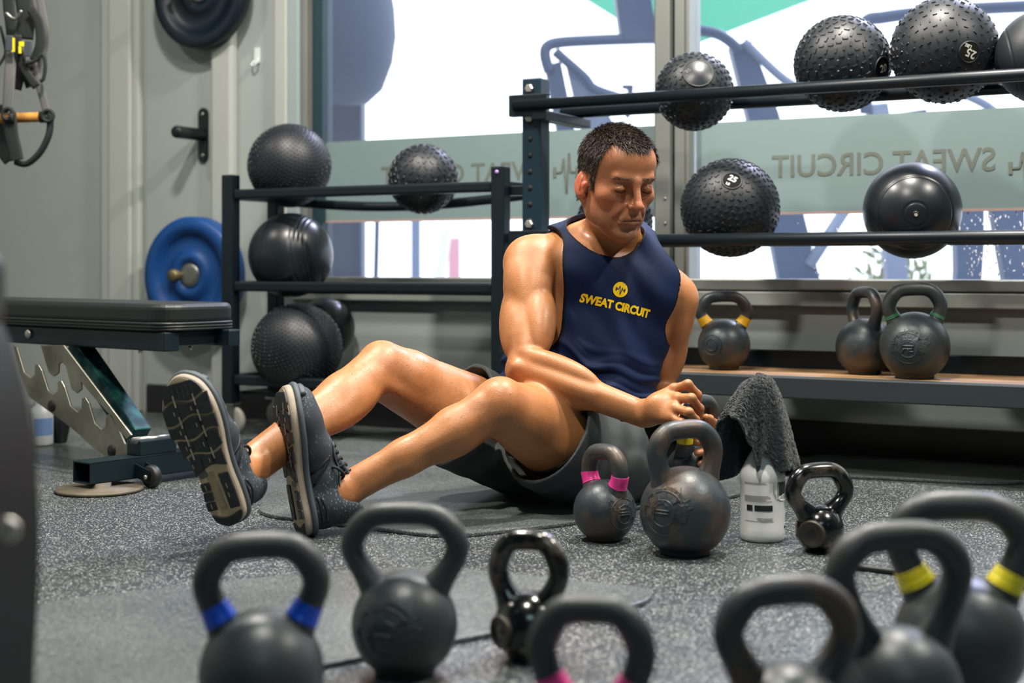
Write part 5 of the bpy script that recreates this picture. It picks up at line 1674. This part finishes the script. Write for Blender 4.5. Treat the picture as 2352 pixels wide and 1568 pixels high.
# hair: thousands of short tapered strands on the scalp, lying forward
rg = np.random.default_rng(5)
nrm = np.zeros((len(V), 3)); 
fn_ = np.cross(V[Fq[:, 1]] - V[Fq[:, 0]], V[Fq[:, 2]] - V[Fq[:, 0]])
for i in range(4): np.add.at(nrm, Fq[:, i], fn_)
nrm /= np.maximum(np.linalg.norm(nrm, axis=1, keepdims=True), 1e-12)
if ((nrm[nearh] * (V[nearh] - HO)).sum(1)).mean() < 0: nrm = -nrm
def strands(idx, n, ln, wd, lean, jitter, lift):
    pick = rg.choice(idx, n); p = V[pick] + rg.normal(size=(n, 3)) * .0008; nn = nrm[pick]
    flow = lean(p)
    d = nn * lift + flow + rg.normal(size=(n, 3)) * jitter; d /= np.linalg.norm(d, axis=1, keepdims=True)
    L = ln * rg.uniform(.6, 1.25, n)[:, None]
    s = np.cross(d, nn + rg.normal(size=(n, 3)) * .3); s /= np.maximum(np.linalg.norm(s, axis=1, keepdims=True), 1e-9); t = np.cross(d, s)
    mid = p + d * L * .55 ; tip = p + (d + flow * .35 - nn * .12) * L
    w = wd
    q = np.stack([p - s * w, p + s * w, p + t * w * 1.4, mid - s * w * .8, mid + s * w * .8, mid + t * w, tip], 1).reshape(-1, 3)
    F = []
    for a, b in ((0, 1), (1, 2), (2, 0)): F.append((a, b, b + 3, a + 3))
    F = np.array(F); T = np.array([(3, 4, 6), (4, 5, 6), (5, 3, 6)])
    fq = (np.arange(n)[:, None, None] * 7 + F[None]).reshape(-1, 4); ft = (np.arange(n)[:, None, None] * 7 + T[None]).reshape(-1, 3)
    return q, fq, ft
def flow_hair(p):
    h = (p - HO) @ HA / SH
    y = h[:, 1]; z = h[:, 2]
    top = np.clip((z - .07) / .04, 0, 1)[:, None]
    f = hf[None] * .9 * top + (-hu[None] * .8 + hf[None] * .25) * (1 - top)
    return f + hx[None] * (np.sin(h[:, 0] * 60 + 2) * .25)[:, None]
def strand_obj(name, sets, m):
    vv, ff = [], []
    o = 0
    for q, fq, ft in sets:
        vv.append(q); ff += (fq + o).tolist() + (ft + o).tolist(); o += len(q)
    me = bpy.data.meshes.new(name); me.from_pydata(np.concatenate(vv).tolist(), [], ff); me.update(); me.materials.append(m)
    ob = bpy.data.objects.new(name, me); COL.objects.link(ob); ob.parent = man; ob['kind'] = 'stuff'; return ob
M_hair = mat('dark_brown_hair', '#1b1411', 0.55, col2='#41332a', cscale=180, spec=.3)
hidx = np.nonzero(hairy)[0]
top_i = hidx[hl[hidx, 2] > .055]; side_i = hidx[hl[hidx, 2] <= .055]
strand_obj('hair', [strands(top_i, 9000, .0150, .00055, flow_hair, .35, .75), strands(side_i, 6500, .0085, .00045, flow_hair, .25, .55)], M_hair)
bi = np.nonzero(nearh & (hl[:, 1] > .06) & (np.abs(np.abs(hl[:, 0]) - .029) < .021) & (np.abs(hl[:, 2] - (.0225 + .05 * np.clip(.025 - np.abs(np.abs(hl[:, 0]) - .012), -.01, 0))) < .0032))[0]
def flow_brow(p):
    h = (p - HO) @ HA / SH
    return np.sign(h[:, 0])[:, None] * hx[None] * .9 - hf[None] * .2
strand_obj('eyebrows', [strands(bi, 380, .0065, .00028, flow_brow, .25, .35)], mat('brow_hair', '#6b5140', .5))
# short hairs on the shins
li = np.nonzero((V[:, 2] < .40) & (V[:, 0] < .02) & (np.linalg.norm(V - Ran, axis=1) > .06) & (np.linalg.norm(V - Lan, axis=1) > .06))[0]
def flow_leg(p): return np.where((np.linalg.norm(p - Lkn, axis=1) < np.linalg.norm(p - Rkn, axis=1))[:, None], sL[None], sR[None]) * .8
strand_obj('leg_hair', [strands(li, 2600, .0080, .00018, flow_leg, .35, .55)], mat('leg_hair', '#6b4f36', .5))
# ------------------------------------------------------------------ clothes
class Cut:
    """volumes removed from a cloth shell; all exact enough near their edge"""
    def __init__(s): s.f = []
    def ball_chain(s, a, b, r1, r2=None): s.f.append(p_cone(a, b, r1, r2 or r1)[0]); return s
    def ell(s, c, r, A=None): s.f.append(p_ell(c, r, A)[0]); return s
    def half(s, c, d, c0=None, rad=9.0):
        c, d = v3(c), unit(d); c0 = c if c0 is None else v3(c0)
        def f(p):
            h = (p - c) @ d
            q = p - c0; ax = q @ d; rr = np.sqrt(np.maximum((q * q).sum(1) - ax ** 2, 0)) - rad
            return np.maximum(-h, rr)
        s.f.append(f); return s
    def ev(s, p):
        d = np.full(len(p), 9.0)
        for f in s.f: d = np.minimum(d, f(p))
        return d

def shell(solid, cut, off, th, disp=None, hh=.003, pad=.03):
    lo, hi = bbox(solid, pad)
    def fld(p, sub):
        d = solid.ev(p, sub) - off
        if disp is not None: d = d - disp(p)
        d = np.maximum(d - th, -d)
        return np.maximum(d, -cut.ev(p))
    def keepf(c, r):
        d = np.concatenate([solid.ev(q) for q in np.array_split(c, max(1, len(c) // 60000))])
        return np.abs(d - off) < r * 1.5 + .03
    return mesh_sdf(lambda p, sub: fld(p, sub), solid.near, lo, hi, hh, 12, keep=keepf, reach=3.0)

HC = .0034 if FAST else .0024
# tank top
top = Body(); top.p = list(torso.p)
top.ell(BEL - pu * .02, (.168, .128, .19), BA, k=.06)
def wrinkle(p):
    q = (p - BEL) @ BA
    x, y, z = q[:, 0], q[:, 1], q[:, 2]
    low = np.clip((.09 - z) / .12, 0, 1)
    w = np.sin(z * 150 + 22 * x + 2.0 * np.sin(x * 21 + z * 9) + 1.2 * np.sin(x * 47)) 
    w2 = np.sin(z * 92 - 30 * x + 1.6 * np.sin(x * 33 + 1))
    a = np.clip(w, -.2, 1) ** 1 * .0085 + w2 * .0045
    q2 = (p - CH_C) @ CA
    diag = np.sin((q2[:, 0] * .75 + q2[:, 2]) * 70 + 1.5 * np.sin(q2[:, 0] * 24)) * .0016 * np.clip(1 - low, 0, 1)
    return a * low + diag + .0012
cut = Cut()
cut.ell(J(1392, 508, 3.50), (.098, .11, .100))
cut.ball_chain(J(1208, 575, 3.47), J(1216, 740, 3.42), .094, .082)
cut.ball_chain(J(1200, 560, 3.56), J(1205, 700, 3.60), .082, .075)
cut.ball_chain(J(1552, 575, 3.60), J(1586, 735, 3.56), .070, .082)
cut.ball_chain(J(1566, 590, 3.72), J(1590, 730, 3.72), .07)
cut.half(PEL + pu * .045, -pu)
Vs, Fs = shell(top, cut, .0035, .0110, wrinkle, HC)
M_shirt = mat('navy_jersey', '#061c40', 0.65, spec=.2, var=.08, vscale=8, bump=.05, bscale=1200)
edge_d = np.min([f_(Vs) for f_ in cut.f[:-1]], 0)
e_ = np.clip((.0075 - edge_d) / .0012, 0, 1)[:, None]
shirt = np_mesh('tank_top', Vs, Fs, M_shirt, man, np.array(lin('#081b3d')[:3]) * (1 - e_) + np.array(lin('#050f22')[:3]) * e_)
nt = M_shirt.node_tree; at_ = nt.nodes.new('ShaderNodeAttribute'); at_.attribute_name = 'tint'
nt.links.new(at_.outputs['Color'], nt.nodes['Principled BSDF'].inputs['Base Color'])
bvh = BVHTree.FromPolygons([tuple(v) for v in Vs], [tuple(f) for f in Fs])
# binding along neck and armholes: thin rolled edge
M_bind = mat('navy_binding', '#0c1a38', 0.6)
def binding(cf_, name):
    """points where the shirt surface meets a cut"""
    d = cf_(Vs)
    return d
# chest print
M_yellow = mat('yellow_print', '#f2c80a', 0.5)
M_navyp = mat('navy_print', '#14284f', 0.6)
camp = Vector((0, 0, CH))
def hit(px, py):
    d = (P(px, py, 3.0) - camp).normalized()
    loc, nn, i, dist = bvh.ray_cast(camp, d)
    return loc, nn
c0, n0 = hit(1416, 703)
tx = Vector(cs); tn = n0 if n0.y < 0 else -n0
pn = (Vector(cf) * .5 + tn * .5).normalized()
tx = (tx - pn * tx.dot(pn)).normalized(); ty = pn.cross(tx); ty = ty if ty.z > 0 else -ty
def print_on(vv, ff, name, m, lift=.0010, sub=True):
    bm = bmesh.new()
    vs_ = [bm.verts.new((v[0], v[1], 0)) for v in vv]
    for f_ in ff:
        try: bm.faces.new([vs_[i] for i in f_])
        except ValueError: pass
    bmesh.ops.triangulate(bm, faces=bm.faces)
    for _ in range(2):
        long_e = [e for e in bm.edges if e.calc_length() > .006]
        if long_e: bmesh.ops.subdivide_edges(bm, edges=long_e, cuts=1)
        bmesh.ops.triangulate(bm, faces=bm.faces)
    for v in bm.verts:
        o = c0 + tx * v.co.x + ty * v.co.y + pn * .15
        loc, nn, i, dist = bvh.ray_cast(o, -pn)
        v.co = (loc if loc is not None else o - pn * .15) + pn * lift
    me = bpy.data.meshes.new(name); bm.to_mesh(me); bm.free(); me.materials.append(m)
    o = bpy.data.objects.new(name, me); COL.objects.link(o); o.parent = shirt
    return o
vv, ff = text_tris('SWEAT CIRCUIT', 1.0, .05)
w_ = max(v[0] for v in vv) - min(v[0] for v in vv); k_ = .180 / w_
print_on([(v[0] * k_, v[1] * k_ * 1.12) for v in vv], ff, 'printed_lettering', M_yellow)
n_ = 40
cyy = .041
print_on([(.0185 * math.cos(2 * math.pi * k / n_) + .0, cyy + .0185 * math.sin(2 * math.pi * k / n_)) for k in range(n_)], [tuple(range(n_))], 'printed_disc', M_yellow)
def bars(pts, w):
    vv, ff = [], []
    for (x0, y0), (x1, y1) in zip(pts[:-1], pts[1:]):
        d = math.hypot(x1 - x0, y1 - y0); nx, ny = -(y1 - y0) / d * w, (x1 - x0) / d * w
        o = len(vv); vv += [(x0 + nx, y0 + ny), (x0 - nx, y0 - ny), (x1 - nx, y1 - ny), (x1 + nx, y1 + ny)]; ff.append((o, o + 1, o + 2, o + 3))
    return vv, ff
vv, ff = bars([(-.0105, cyy), (-.005, cyy), (-.0025, cyy + .009), (.0012, cyy - .012), (.004, cyy + .006), (.006, cyy), (.0105, cyy)], .0008)
for x in (-.0105, .0105):
    b_, f_ = bars([(x, cyy - .004), (x, cyy + .004)], .0016); ff += [tuple(i + len(vv) for i in q) for q in f_]; vv += b_
print_on(vv, ff, 'printed_emblem', M_navyp, .0018)

# shorts
sh_ = Body()
sh_.ell(PEL - pu * .01, (.178, .142, .135), PA, k=.03)
LR, LL = np.linalg.norm(Rkn - Rhip), np.linalg.norm(Lkn - Lhip)
oR, oL = Rhip + tR * LR * .50, Lhip + tL * LL * .57
sh_.cone(Rhip, oR + tR * .06, .108, .108, k=.05)
sh_.cone(Lhip, oL + tL * .06, .112, .116, k=.05)
sh_.cone(Lhip + v3((0, 0, -.005)), oL - v3((0, 0, .035)), .10, .085, k=.04)
sh_.cone(Rhip + v3((0, 0, -.005)), oR - v3((.0, 0, .05)), .10, .085, k=.04)
def wr2(p):
    qL = (p - Lhip) @ tL; w = vnoise(p * np.array([1, 1, 1.4]), 38, 21)
    return w * .0055 + np.sin(qL * 75 + 5 * vnoise(p, 9, 4)) * .0026
cut2 = Cut()
dL = unit(tL + v3((-.05, .0, .14))); dR = unit(tR + v3((0, 0, .0)))
cut2.half(oL, dL, oL, .145); cut2.half(oR, dR, oR, .15)
cut2.half(PEL + pu * .085, pu, PEL, .214)
cut2.half(v3((0, 0, .0035)), (0, 0, -1))
Vq, Fq2 = shell(sh_, cut2, .003, .0090, wr2, HC)
M_shorts = mat('charcoal_shorts', '#363c3f', 0.75, var=.1, vscale=9, bump=.08, bscale=900)
shorts = np_mesh('shorts', Vq, Fq2, M_shorts, man)
ln = Body(); ln.cone(Lhip, Lhip + tL * LL * .62, .104, .092, k=.02)
cut3 = Cut(); cut3.half(Lhip + tL * LL * .50, dL); cut3.half(Lhip + tL * LL * .2, -tL); cut3.half(v3((0, 0, .012)), (0, 0, -1))
V3, F3 = shell(ln, cut3, .0, .006, None, .0035)
np_mesh('liner', V3, F3, mat('black_liner', '#080b0d', .8), shorts)
# drawn hem line of each leg
# ------------------------------------------------------------------ running shoes
M_upper = bpy.data.materials.new('shoe_knit'); M_upper.use_nodes = True
nt = M_upper.node_tree; bb = nt.nodes['Principled BSDF']; bb.inputs['Roughness'].default_value = .8
tc = nt.nodes.new('ShaderNodeTexCoord'); vo = nt.nodes.new('ShaderNodeTexVoronoi'); vo.inputs['Scale'].default_value = 240
mp = nt.nodes.new('ShaderNodeMapping'); mp.inputs['Scale'].default_value = (.45, 1.0, 1.0)
nt.links.new(tc.outputs['Object'], mp.inputs[0]); nt.links.new(mp.outputs[0], vo.inputs['Vector'])
rp = nt.nodes.new('ShaderNodeValToRGB'); rp.color_ramp.elements[0].position = .20; rp.color_ramp.elements[1].position = .30
rp.color_ramp.elements[0].color = lin('#727c83'); rp.color_ramp.elements[1].color = lin('#2b353d')
nt.links.new(vo.outputs['Distance'], rp.inputs[0])
n_m = nt.nodes.new('ShaderNodeTexNoise'); n_m.inputs['Scale'].default_value = 14
nt.links.new(tc.outputs['Object'], n_m.inputs['Vector'])
mx = nt.nodes.new('ShaderNodeMix'); mx.data_type = 'RGBA'; mx.inputs[7].default_value = lin('#232c33')
mr = nt.nodes.new('ShaderNodeMapRange'); mr.inputs[1].default_value = .42; mr.inputs[2].default_value = .58
nt.links.new(n_m.outputs['Fac'], mr.inputs[0]); nt.links.new(mr.outputs[0], mx.inputs[0]); nt.links.new(rp.outputs[0], mx.inputs[6])
nt.links.new(mx.outputs[2], bb.inputs['Base Color'])
M_mid = mat('cream_midsole', '#94897a', .6, var=.12, vscale=20, bump=.1, bscale=200)
M_midg = mat('grey_midsole', '#6d6c68', .6, var=.15, vscale=15, bump=.1, bscale=200)
M_out_r = mat('black_outsole', '#131516', .62, bump=.15, bscale=300, col2='#25272a', cscale=40)
M_lace = mat('dark_lace', '#10171c', .8, bump=.3, bscale=800)
M_toe = mat('toe_overlay', '#3b444c', .55)
LSH = .315
OUT_P = [(0, 0), (.006, .020), (.022, .032), (.06, .0355), (.11, .0345), (.15, .0375), (.19, .0445), (.225, .0475), (.26, .0445), (.29, .033), (.308, .014),
         (.315, -.006), (.309, -.024), (.288, -.042), (.255, -.0545), (.215, -.0555), (.175, -.046), (.135, -.034), (.09, -.031), (.045, -.0345), (.014, -.027), (.002, -.011)]
OUTL = [(p.x * 1.03, p.y * 1.13) for p in catmull([(x, y, 0) for x, y in OUT_P], 5, closed=True)]
def half_w(x, side):
    """edge of the outline at station x on the +1 / -1 side"""
    best = None
    for i in range(len(OUTL)):
        a, b = OUTL[i - 1], OUTL[i]
        if (a[0] - x) * (b[0] - x) <= 0 and abs(a[0] - b[0]) > 1e-9:
            y = a[1] + (b[1] - a[1]) * (x - a[0]) / (b[0] - a[0])
            if best is None or y * side > best * side: best = y
    return best if best is not None else 0.0

ub = Body()
ub.ell((.235, -.004, .044), (.072, .047, .036), k=.02)
ub.chain([(.225, -.004, .046), (.17, .0, .058), (.11, .001, .066), (.06, .0, .060)], [.040, .040, .037, .036], k=.02)
ub.ell((.052, 0, .052), (.048, .0345, .052), k=.02)
ub.cone((.052, 0, .078), (.040, 0, .116), .037, .039, k=.02)
ub.econe((.165, 0, .090), (.092, 0, .128), (.024, .009), (.026, .010), (0, 1, 0), k=.012)
ub.cone((.066, 0, .080), (.054, 0, .17), .032, .040, k=.008, op=-1)
ub.cone((.068, 0, .080), (.085, 0, .15), .028, .03, k=.008, op=-1)
ulo, uhi = v3((-.02, -.085, .012)), v3((.34, .085, .16))
def ufld(p, sub):
    return np.maximum(ub.ev(p, sub), .018 - p[:, 2])
UV_, UF_ = mesh_sdf(ufld, lambda c, r: ub.p, ulo, uhi, .0030 if FAST else .0022, 12)
UV_ = UV_ * np.array([1.03, 1.13, 1.0])
ubvh = BVHTree.FromPolygons([tuple(v) for v in UV_], [tuple(f) for f in UF_])
def spring(p):
    x, y, z = p
    return (x, y, z + 1.1 * max(0, x - .215) ** 2 + 1.2 * max(0, .035 - x) ** 2)

def shoe(O, a, n, my, label):
    """my = +1/-1 mirrors across the shoe's length"""
    zx, zz = v3(a), -v3(n); zy = np.cross(zz, zx)
    T = Matrix((( zx[0], zy[0], zz[0], O[0]), (zx[1], zy[1], zz[1], O[1]), (zx[2], zy[2], zz[2], O[2]), (0, 0, 0, 1)))
    def loc(mb):
        r = MB(); r.v = [spring((p[0], p[1] * my, p[2])) for p in mb.v]; r.f = [tuple(reversed(q)) for q in mb.f] if my < 0 else mb.f; r.sm = mb.sm; return r
    u = np.array([spring(q) for q in (UV_ * np.array([1, my, 1]))])
    f4 = UF_[:, ::-1] if my < 0 else UF_
    up = np_mesh('shoe', u, np.ascontiguousarray(f4), M_upper, man)
    up.matrix_world = T
    up['label'] = label
    # midsole
    m1 = MB()
    lv = []
    prof = [(0.0, .95), (.003, 1.0), (.009, 1.02), (.015, 1.01), (.020, .96)]
    nn = len(OUTL)
    vv = [(.16 + (x - .16) * (1 + (s - 1) * .35), y * s, z) for z, s in prof for x, y in OUTL]
    ff = [tuple(reversed(range(nn))), tuple(range((len(prof) - 1) * nn, len(prof) * nn))]
    for r_ in range(len(prof) - 1):
        for k in range(nn): ff.append((r_ * nn + k, r_ * nn + (k + 1) % nn, (r_ + 1) * nn + (k + 1) % nn, (r_ + 1) * nn + k))
    m1.add(vv, ff, None, True)
    md = loc(m1).build('midsole', M_mid, up, fixn=True)
    for p_ in md.data.polygons:
        if len(p_.vertices) > 4: p_.use_smooth = False
    # grey wall band round the midsole
    m2 = MB(); m2.tube([(.16 + (x - .16) * .99, y * .985, .0225) for x, y in OUTL], .0075, 8, closed=True, flat=None); loc(m2).build('midsole_band', mat('slate_band', '#3d464d', .6), up)
    m3 = MB(); m3.prism([(.16 + (x - .16) * .975, y * .93) for x, y in OUTL], .0016, z0=-.0012); loc(m3).build('sole_base', mat('tan_sole', '#b3a07e', .6, var=.15, vscale=30), up, fixn=True)
    # outsole: forefoot bands parted by wavy grooves
    def wave(x0, y): return x0 + .0055 * math.sin(y * 75 + x0 * 60) + .10 * y
    cuts = [.125, .162, .200, .238, .276]
    gap = .0052
    def block(xa, xb, ya, yb, name='tread_block', th=.0048, ny=5, inset=.002):
        """piece between groove curves xa, xb (functions of y) and ya..yb"""
        ys = [ya + (yb - ya) * i / ny for i in range(ny + 1)]
        pl = [(xa(y), y) for y in ys] + [(xb(y), y) for y in reversed(ys)]
        mb = MB(); mb.prism(pl, th, z0=-th + .0008); return loc(mb).build(name, M_out_r, up, bevel=.0010, bseg=1, fixn=True)
    for x0, x1 in zip(cuts[:-1], cuts[1:]):
        xm = (x0 + x1) / 2
        y0, y1 = half_w(xm, -1) * .96, half_w(xm, 1) * .96
        ys = [y0, y0 + (y1 - y0) * .33, y0 + (y1 - y0) * .67, y1]
        for ya, yb in zip(ys[:-1], ys[1:]):
            g = .0005
            block(lambda y, x0=x0: wave(x0, y) + gap / 2, lambda y, x1=x1: wave(x1, y) - gap / 2, ya + g, yb - g)
    # toe piece following the outline
    ys = [half_w(.286, -1) * .93 + (half_w(.286, 1) - half_w(.286, -1)) * .93 * i / 10 for i in range(11)]
    tip = [(x, y * .95) for x, y in OUTL if x > .287]
    pl = [(wave(.276, y) + gap / 2, y) for y in ys] + sorted([(min(x, .313), y) for x, y in tip], key=lambda q: -q[1])
    mb = MB(); mb.prism(pl, .0048, z0=-.004); loc(mb).build('toe_tread', M_out_r, up, bevel=.001, bseg=1, fixn=True)
    for k in range(5):
        y = -.024 + k * .011
        mb = MB(); mb.box((.293, y, -.0043), (.026, .0022, .0012)); loc(mb).build('toe_rib', mat('rib_grey', '#34383a', .6), up)
    # flex marks across the grooves
    for x0 in cuts[1:]:
        for yq in (-.026, .018):
            mb = MB(); mb.box((wave(x0, yq), yq, -.0040), (.024, .0030, .0020)); loc(mb).build('flex_mark', M_mid, up)
    for x0, x1 in zip(cuts[:-1], cuts[1:]):
        for yq in (-.034, .006):
            mb = MB(); mb.box(((wave(x0, yq) + wave(x1, yq)) / 2, yq, -.0042), (.009, .0014, .0012)); loc(mb).build('flex_mark', M_mid, up)
    # heel crash pads: a long one on one side, a short one on the other, a strip behind
    def strip(pts_o, wdt, name):
        inner = []
        for (x, y) in pts_o: inner.append((x + (.07 - x) * .0, y))
        return inner
    def pad_piece(x0, x1, side, wo, wi, name='heel_tread'):
        st = [x0 + (x1 - x0) * i / 6 for i in range(7)]
        pl = [(x, half_w(x, side) * wo) for x in st] + [(x, half_w(x, side) * wi) for x in reversed(st)]
        mb = MB(); mb.prism(pl, .0052, z0=-.0044); return loc(mb).build(name, M_out_r, up, bevel=.001, bseg=1, fixn=True)
    pad_piece(.036, .112, 1, .90, .30); pad_piece(.0, .0, 1, 1, 1) if False else None
    for xa, xb in ((.040, .058), (.061, .079), (.082, .100)): pad_piece(xa, xb, -1, .98, .42)
    rear = [(x, y * .93) for x, y in OUTL if x < .034]
    rear.sort(key=lambda q: q[1])
    pl = rear + [(.030 - .010 * (1 - (y / .03) ** 2), y) for y in (.026, .012, 0, -.012, -.026)]
    mb = MB(); mb.prism(pl, .0052, z0=-.0044); loc(mb).build('heel_tread', M_out_r, up, bevel=.001, bseg=1, fixn=True)
    for xq, yq in ((.065, .02), (.085, .022), (.05, -.026), (.09, -.024)):
        mb = MB(); mb.box((xq, yq, -.0046), (.011, .0016, .0012)); loc(mb).build('flex_mark', M_mid, up)
    # channel down the heel and arch plate
    mb = MB(); mb.prism(poly_round([(.035, -.010), (.075, -.012), (.118, -.018), (.122, .004), (.075, .004), (.035, .006)], .006, 4), .0016, z0=-.0012); loc(mb).build('heel_channel', mat('tan_channel', '#8f8064', .55), up, fixn=True)
    mb = MB(); mb.prism(poly_round([(.108, -.030), (.138, -.036), (.146, -.016), (.112, -.010)], .005, 4), .0022, z0=-.0016); loc(mb).build('arch_plate', mat('arch_grey', '#55564f', .5), up, bevel=.0008, fixn=True)
    # laces and their loops, overlays
    def drop(x, y, zt=.2):
        l_, n_, i_, d_ = ubvh.ray_cast(Vector((x, y, zt)), Vector((0, 0, -1)))
        return l_ if l_ is not None else Vector((x, y, .06))
    for k in range(6):
        x = .098 + k * .0155
        mb = MB(); pts = [drop(x + (.004 if i % 2 else 0), -.031 + .062 * i / 8) + Vector((0, 0, .0024)) for i in range(9)]
        mb.tube(pts, .0038, 8, flat=.6, up=(0, 0, 1)); loc(mb).build('lace', M_lace, up)
    base = drop(.1, 0) + Vector((0, 0, .004))
    for sg in (1, -1):
        mb = MB(); mb.tube(catmull([base, base + Vector((-.004, .012 * sg, .016)), base + Vector((.012, .040 * sg, .030)), base + Vector((.034, .046 * sg, .010)), base + Vector((.022, .018 * sg, .002)), base], 6), .0034, 8); loc(mb).build('lace_loop', M_lace, up)
        mb = MB(); mb.tube(catmull([base, base + Vector((.014, .010 * sg, .010)), base + Vector((.040, .026 * sg, .004))], 6), .0032, 8); loc(mb).build('lace_end', M_lace, up)
        mb = MB(); pts = [drop(.088 + .098 * i / 10, sg * (.033 + .003 * math.sin(i))) + Vector((0, sg * .001, .0008)) for i in range(11)]
        mb.tube(pts, .0045, 8, flat=.4, up=(0, 0, 1)); loc(mb).build('eyestay', mat('eyestay_grey', '#4a545b', .6), up)
    def side_hit(x, z, sg):
        l_, n_, i_, d_ = ubvh.ray_cast(Vector((x, .2 * sg, z)), Vector((0, -sg, 0)))
        return l_ if l_ is not None else None
    for sg in (1, -1):
        for q in ([(.13, .034), (.152, .070), (.160, .078)], [(.105, .036), (.135, .060), (.156, .078)], [(.075, .045), (.05, .05), (.02, .052)], [(.08, .037), (.05, .040), (.02, .042)]):
            pts = [side_hit(p.x, p.z, sg) for p in catmull([(x, 0, z) for x, z in q], 4)]
            pts = [p + Vector((0, sg * .0006, 0)) for p in pts if p is not None]
            if len(pts) > 2:
                mb = MB(); mb.tube(pts, .0034, 8, flat=.45, up=(0, 1, 0)); loc(mb).build('side_overlay', mat('overlay_black', '#11181e', .5), up)
    # toe bumper
    pts = []
    for i in range(21):
        y = -.040 + .076 * i / 20; x = max((p[0] for p in OUTL if abs(p[1] - y) < .004), default=.29) - .010
        pts.append((x, y * .94, .036))
    mb = MB(); mb.tube(pts, .0095, 10); loc(mb).build('toe_bumper', M_toe, up)
    # collar roll and tongue label
    cv = catmull([(.012, 0, .128), (.022, .026, .122), (.055, .036, .100), (.088, .030, .098), (.088, -.030, .098), (.055, -.036, .100), (.022, -.026, .122)], 6, closed=True)
    return up
shR = shoe(SR_0, SR_a, SR_n, 1, 'grey running shoe showing its black and cream tread')
shL = shoe(SL_0, SL_a, SL_n, -1, 'grey running shoe seen from its side with tied dark laces')

# ------------------------------------------------------------------ the kettlebell in his hands
kr = .058
KM = Matrix.Translation(Vector(KBc)) @ Matrix.Rotation(R(9), 4, 'Y') @ Matrix.Rotation(R(42), 4, 'Z') @ Matrix.Translation((0, 0, -kr * .925))
hk_ = kettlebell((0, 0, 0), 0, kr, .228, .062, .0165, 'kettlebell with yellow tape held in the man\'s hands', m=M_iron2, M=KM)
hk_.matrix_world = KM
seg = catmull(kb_path(kr, kr * .925, .228, .062, .0165)[:4], 10)
q_ = [Vector((-p.x, 0, p.z)) for p in seg if (p - Vector((0, 0, kr * .925))).length > kr * 1.1][:9]
mb = MB(); mb.tube(q_, .0185, 20, up=(0, 1, 0)); mb.build('tape_band', TAPE['yellow'], hk_)
